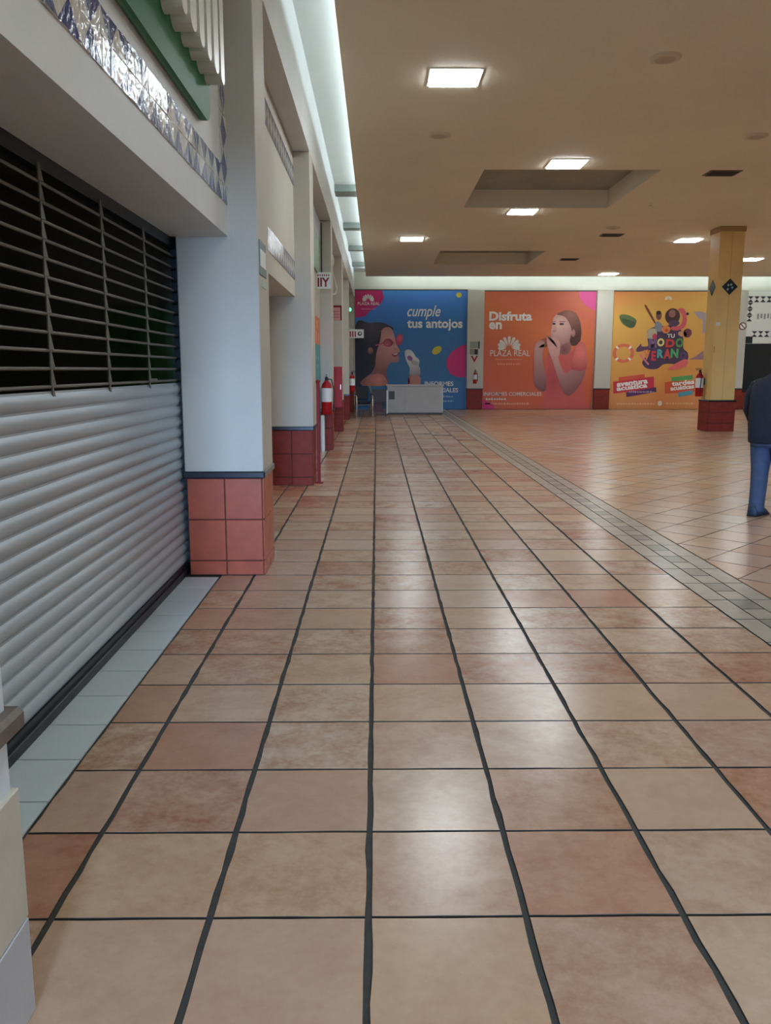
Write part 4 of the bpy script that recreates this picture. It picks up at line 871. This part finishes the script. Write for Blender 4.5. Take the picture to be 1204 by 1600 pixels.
for sgn, wi in ((-1, 18), (1, 22)):     # five fingers of each hand
    w = Vector(bp[wi]); k0 = len(bp)
    palm = w + Vector((.06, 0, -.02)); bp.append(tuple(palm)); br.append(.026); be.append((wi, k0))
    for f, (dy, ln) in enumerate(((-.028, .062), (-.010, .072), (.009, .068), (.027, .055))):
        a = len(bp); bp.append((palm.x + .035, palm.y + dy, palm.z - .006)); br.append(.0095); be.append((k0, a))
        bp.append((palm.x + .035 + ln * .6, palm.y + dy, palm.z - .028)); br.append(.0085); be.append((a, a + 1))
        bp.append((palm.x + .035 + ln * .75, palm.y + dy, palm.z - .028 - ln * .45)); br.append(.007); be.append((a + 1, a + 2))
    a = len(bp); bp.append((palm.x + .005, palm.y - sgn * .035, palm.z + .006)); br.append(.0105); be.append((k0, a)); bp.append((palm.x + .045, palm.y - sgn * .045, palm.z - .006)); br.append(.008); be.append((a, a + 1))
person = skin_obj('person', bp, be, br, BODY, None, 1)
person.location = (PO[0], PO[1], 0); person.rotation_euler = (0, 0, math.radians(40)); tag(person, 'person in navy jacket and blue jeans standing side-on at the right edge', 'person')
def loft(rings, n=20, mb=None, wr=0.0, seed=1):
    mb = mb or MB(); rnd = random.Random(seed); vs = []
    for (cx_, cy_, z_, rx, ry) in rings:
        for k in range(n):
            a = 2 * math.pi * k / n; w_ = 1 + rnd.uniform(-wr, wr); ca, sa = math.cos(a), math.sin(a)
            q = (abs(ca) ** 2.4 + abs(sa) ** 2.4) ** (-1 / 2.4)
            vs.append((cx_ + rx * ca * q * w_, cy_ + ry * sa * q * w_, z_))
    fs = [(i * n + k, i * n + (k + 1) % n, (i + 1) * n + (k + 1) % n, (i + 1) * n + k) for i in range(len(rings) - 1) for k in range(n)]
    fs += [tuple(range(n))[::-1], tuple(range((len(rings) - 1) * n, len(rings) * n))]
    return mb.add(vs, fs, 0, True)
jk = loft([(-.015, 0, .775, .205, .225), (-.02, 0, .79, .212, .235), (-.025, 0, .87, .215, .24), (-.03, 0, .97, .212, .238), (-.03, 0, 1.08, .208, .24), (-.028, 0, 1.19, .205, .245), (-.02, 0, 1.29, .195, .25), (-.012, 0, 1.37, .17, .235), (0, 0, 1.43, .135, .18), (.015, 0, 1.465, .10, .12), (.03, 0, 1.49, .085, .085), (.04, 0, 1.53, .08, .078)], 24, None, .025)
for s_ in (-1, 1):
    jk.tube([(-.01, s_ * .13, 1.385), (-.01, s_ * .20, 1.35), (-.01, s_ * .25, 1.25), (.0, s_ * .27, 1.12), (.06, s_ * .26, 1.03), (.16, s_ * .235, .97), (.24, s_ * .222, .94), (.27, s_ * .218, .93)], [.075, .088, .084, .074, .070, .062, .055, .05], 14)
jacket = jk.build('jacket', JACK, person)
jl = loft([(-.03, 0, .74, .19, .20), (-.03, 0, .80, .19, .20), (-.03, 0, .92, .17, .18)], 20)
for (hx, kx, ax, y_) in ((-.03, .03, .035, -.11), (-.03, -.05, -.065, .10)):
    loft([(ax, y_, .045, .080, .072), (ax, y_, .07, .084, .076), (ax + .004, y_, .13, .080, .072), ((ax + kx) / 2 + .012, y_, .28, .084, .076), (kx + .01, y_, .45, .088, .082), (kx + .012, y_, .50, .092, .084), ((kx + hx) / 2, y_ * .97, .64, .112, .10), (hx, y_ * .92, .77, .14, .115), (hx + .01, y_ * .8, .84, .15, .11)], 18, jl, .02, 3)
jeans = jl.build('jeans', JEAN, person)
for (sx, sy) in ((.045, -.11), (-.055, .10)):
    sh_ = MB()
    prf = [(-.105, .045, .10), (-.09, .05, .115), (-.03, .052, .12), (.05, .052, .10), (.12, .055, .075), (.17, .05, .055), (.20, .03, .035)]
    vs = []
    for (x_, w_, h_) in prf:
        for (yy, zz) in ((-w_, 0.0), (-w_, h_ * .55), (-w_ * .6, h_), (w_ * .6, h_), (w_, h_ * .55), (w_, 0.0)): vs.append((sx + x_, sy + yy, zz))
    fs_ = [(i * 6 + a, i * 6 + (a + 1) % 6, (i + 1) * 6 + (a + 1) % 6, (i + 1) * 6 + a) for i in range(len(prf) - 1) for a in range(6)] + [tuple(range(6)), tuple(range(36, 42))[::-1]]
    sh_.add(vs, fs_, 0, True); so = sh_.build('shoe', SHOE, person)
    MB().box((sx - .108, sy - .055, 0), (sx + .2, sy + .055, .02), 0, .006).build('sole', BLACK, so)
hr = MB().lathe([(.0, .135), (.05, .125), (.09, .085), (.108, .02), (.10, -.05), (.08, -.09)], (.05, 0, 1.625), 20).build('hair', HAIRM, person)
fc = MB().lathe([(.012, -.02), (.016, -.01), (.008, .025)], (.168, 0, 1.605), 8).build('nose', BODY, person)
for s_ in (-1, 1):
    MB().lathe([(.002, -.008), (.011, 0), (.002, .008)], (.153, s_ * .034, 1.63), 10).build('eye', WHITEP, person); MB().lathe([(.004, -.02), (.014, -.012), (.014, .016), (.004, .026)], (.07, s_ * .098, 1.61), 8).build('ear', BODY, person)
MB().box((.147, -.025, 1.562), (.157, .025, 1.572), 0, .003).build('mouth', mat('lip_skin', (140, 80, 72), .5), person)
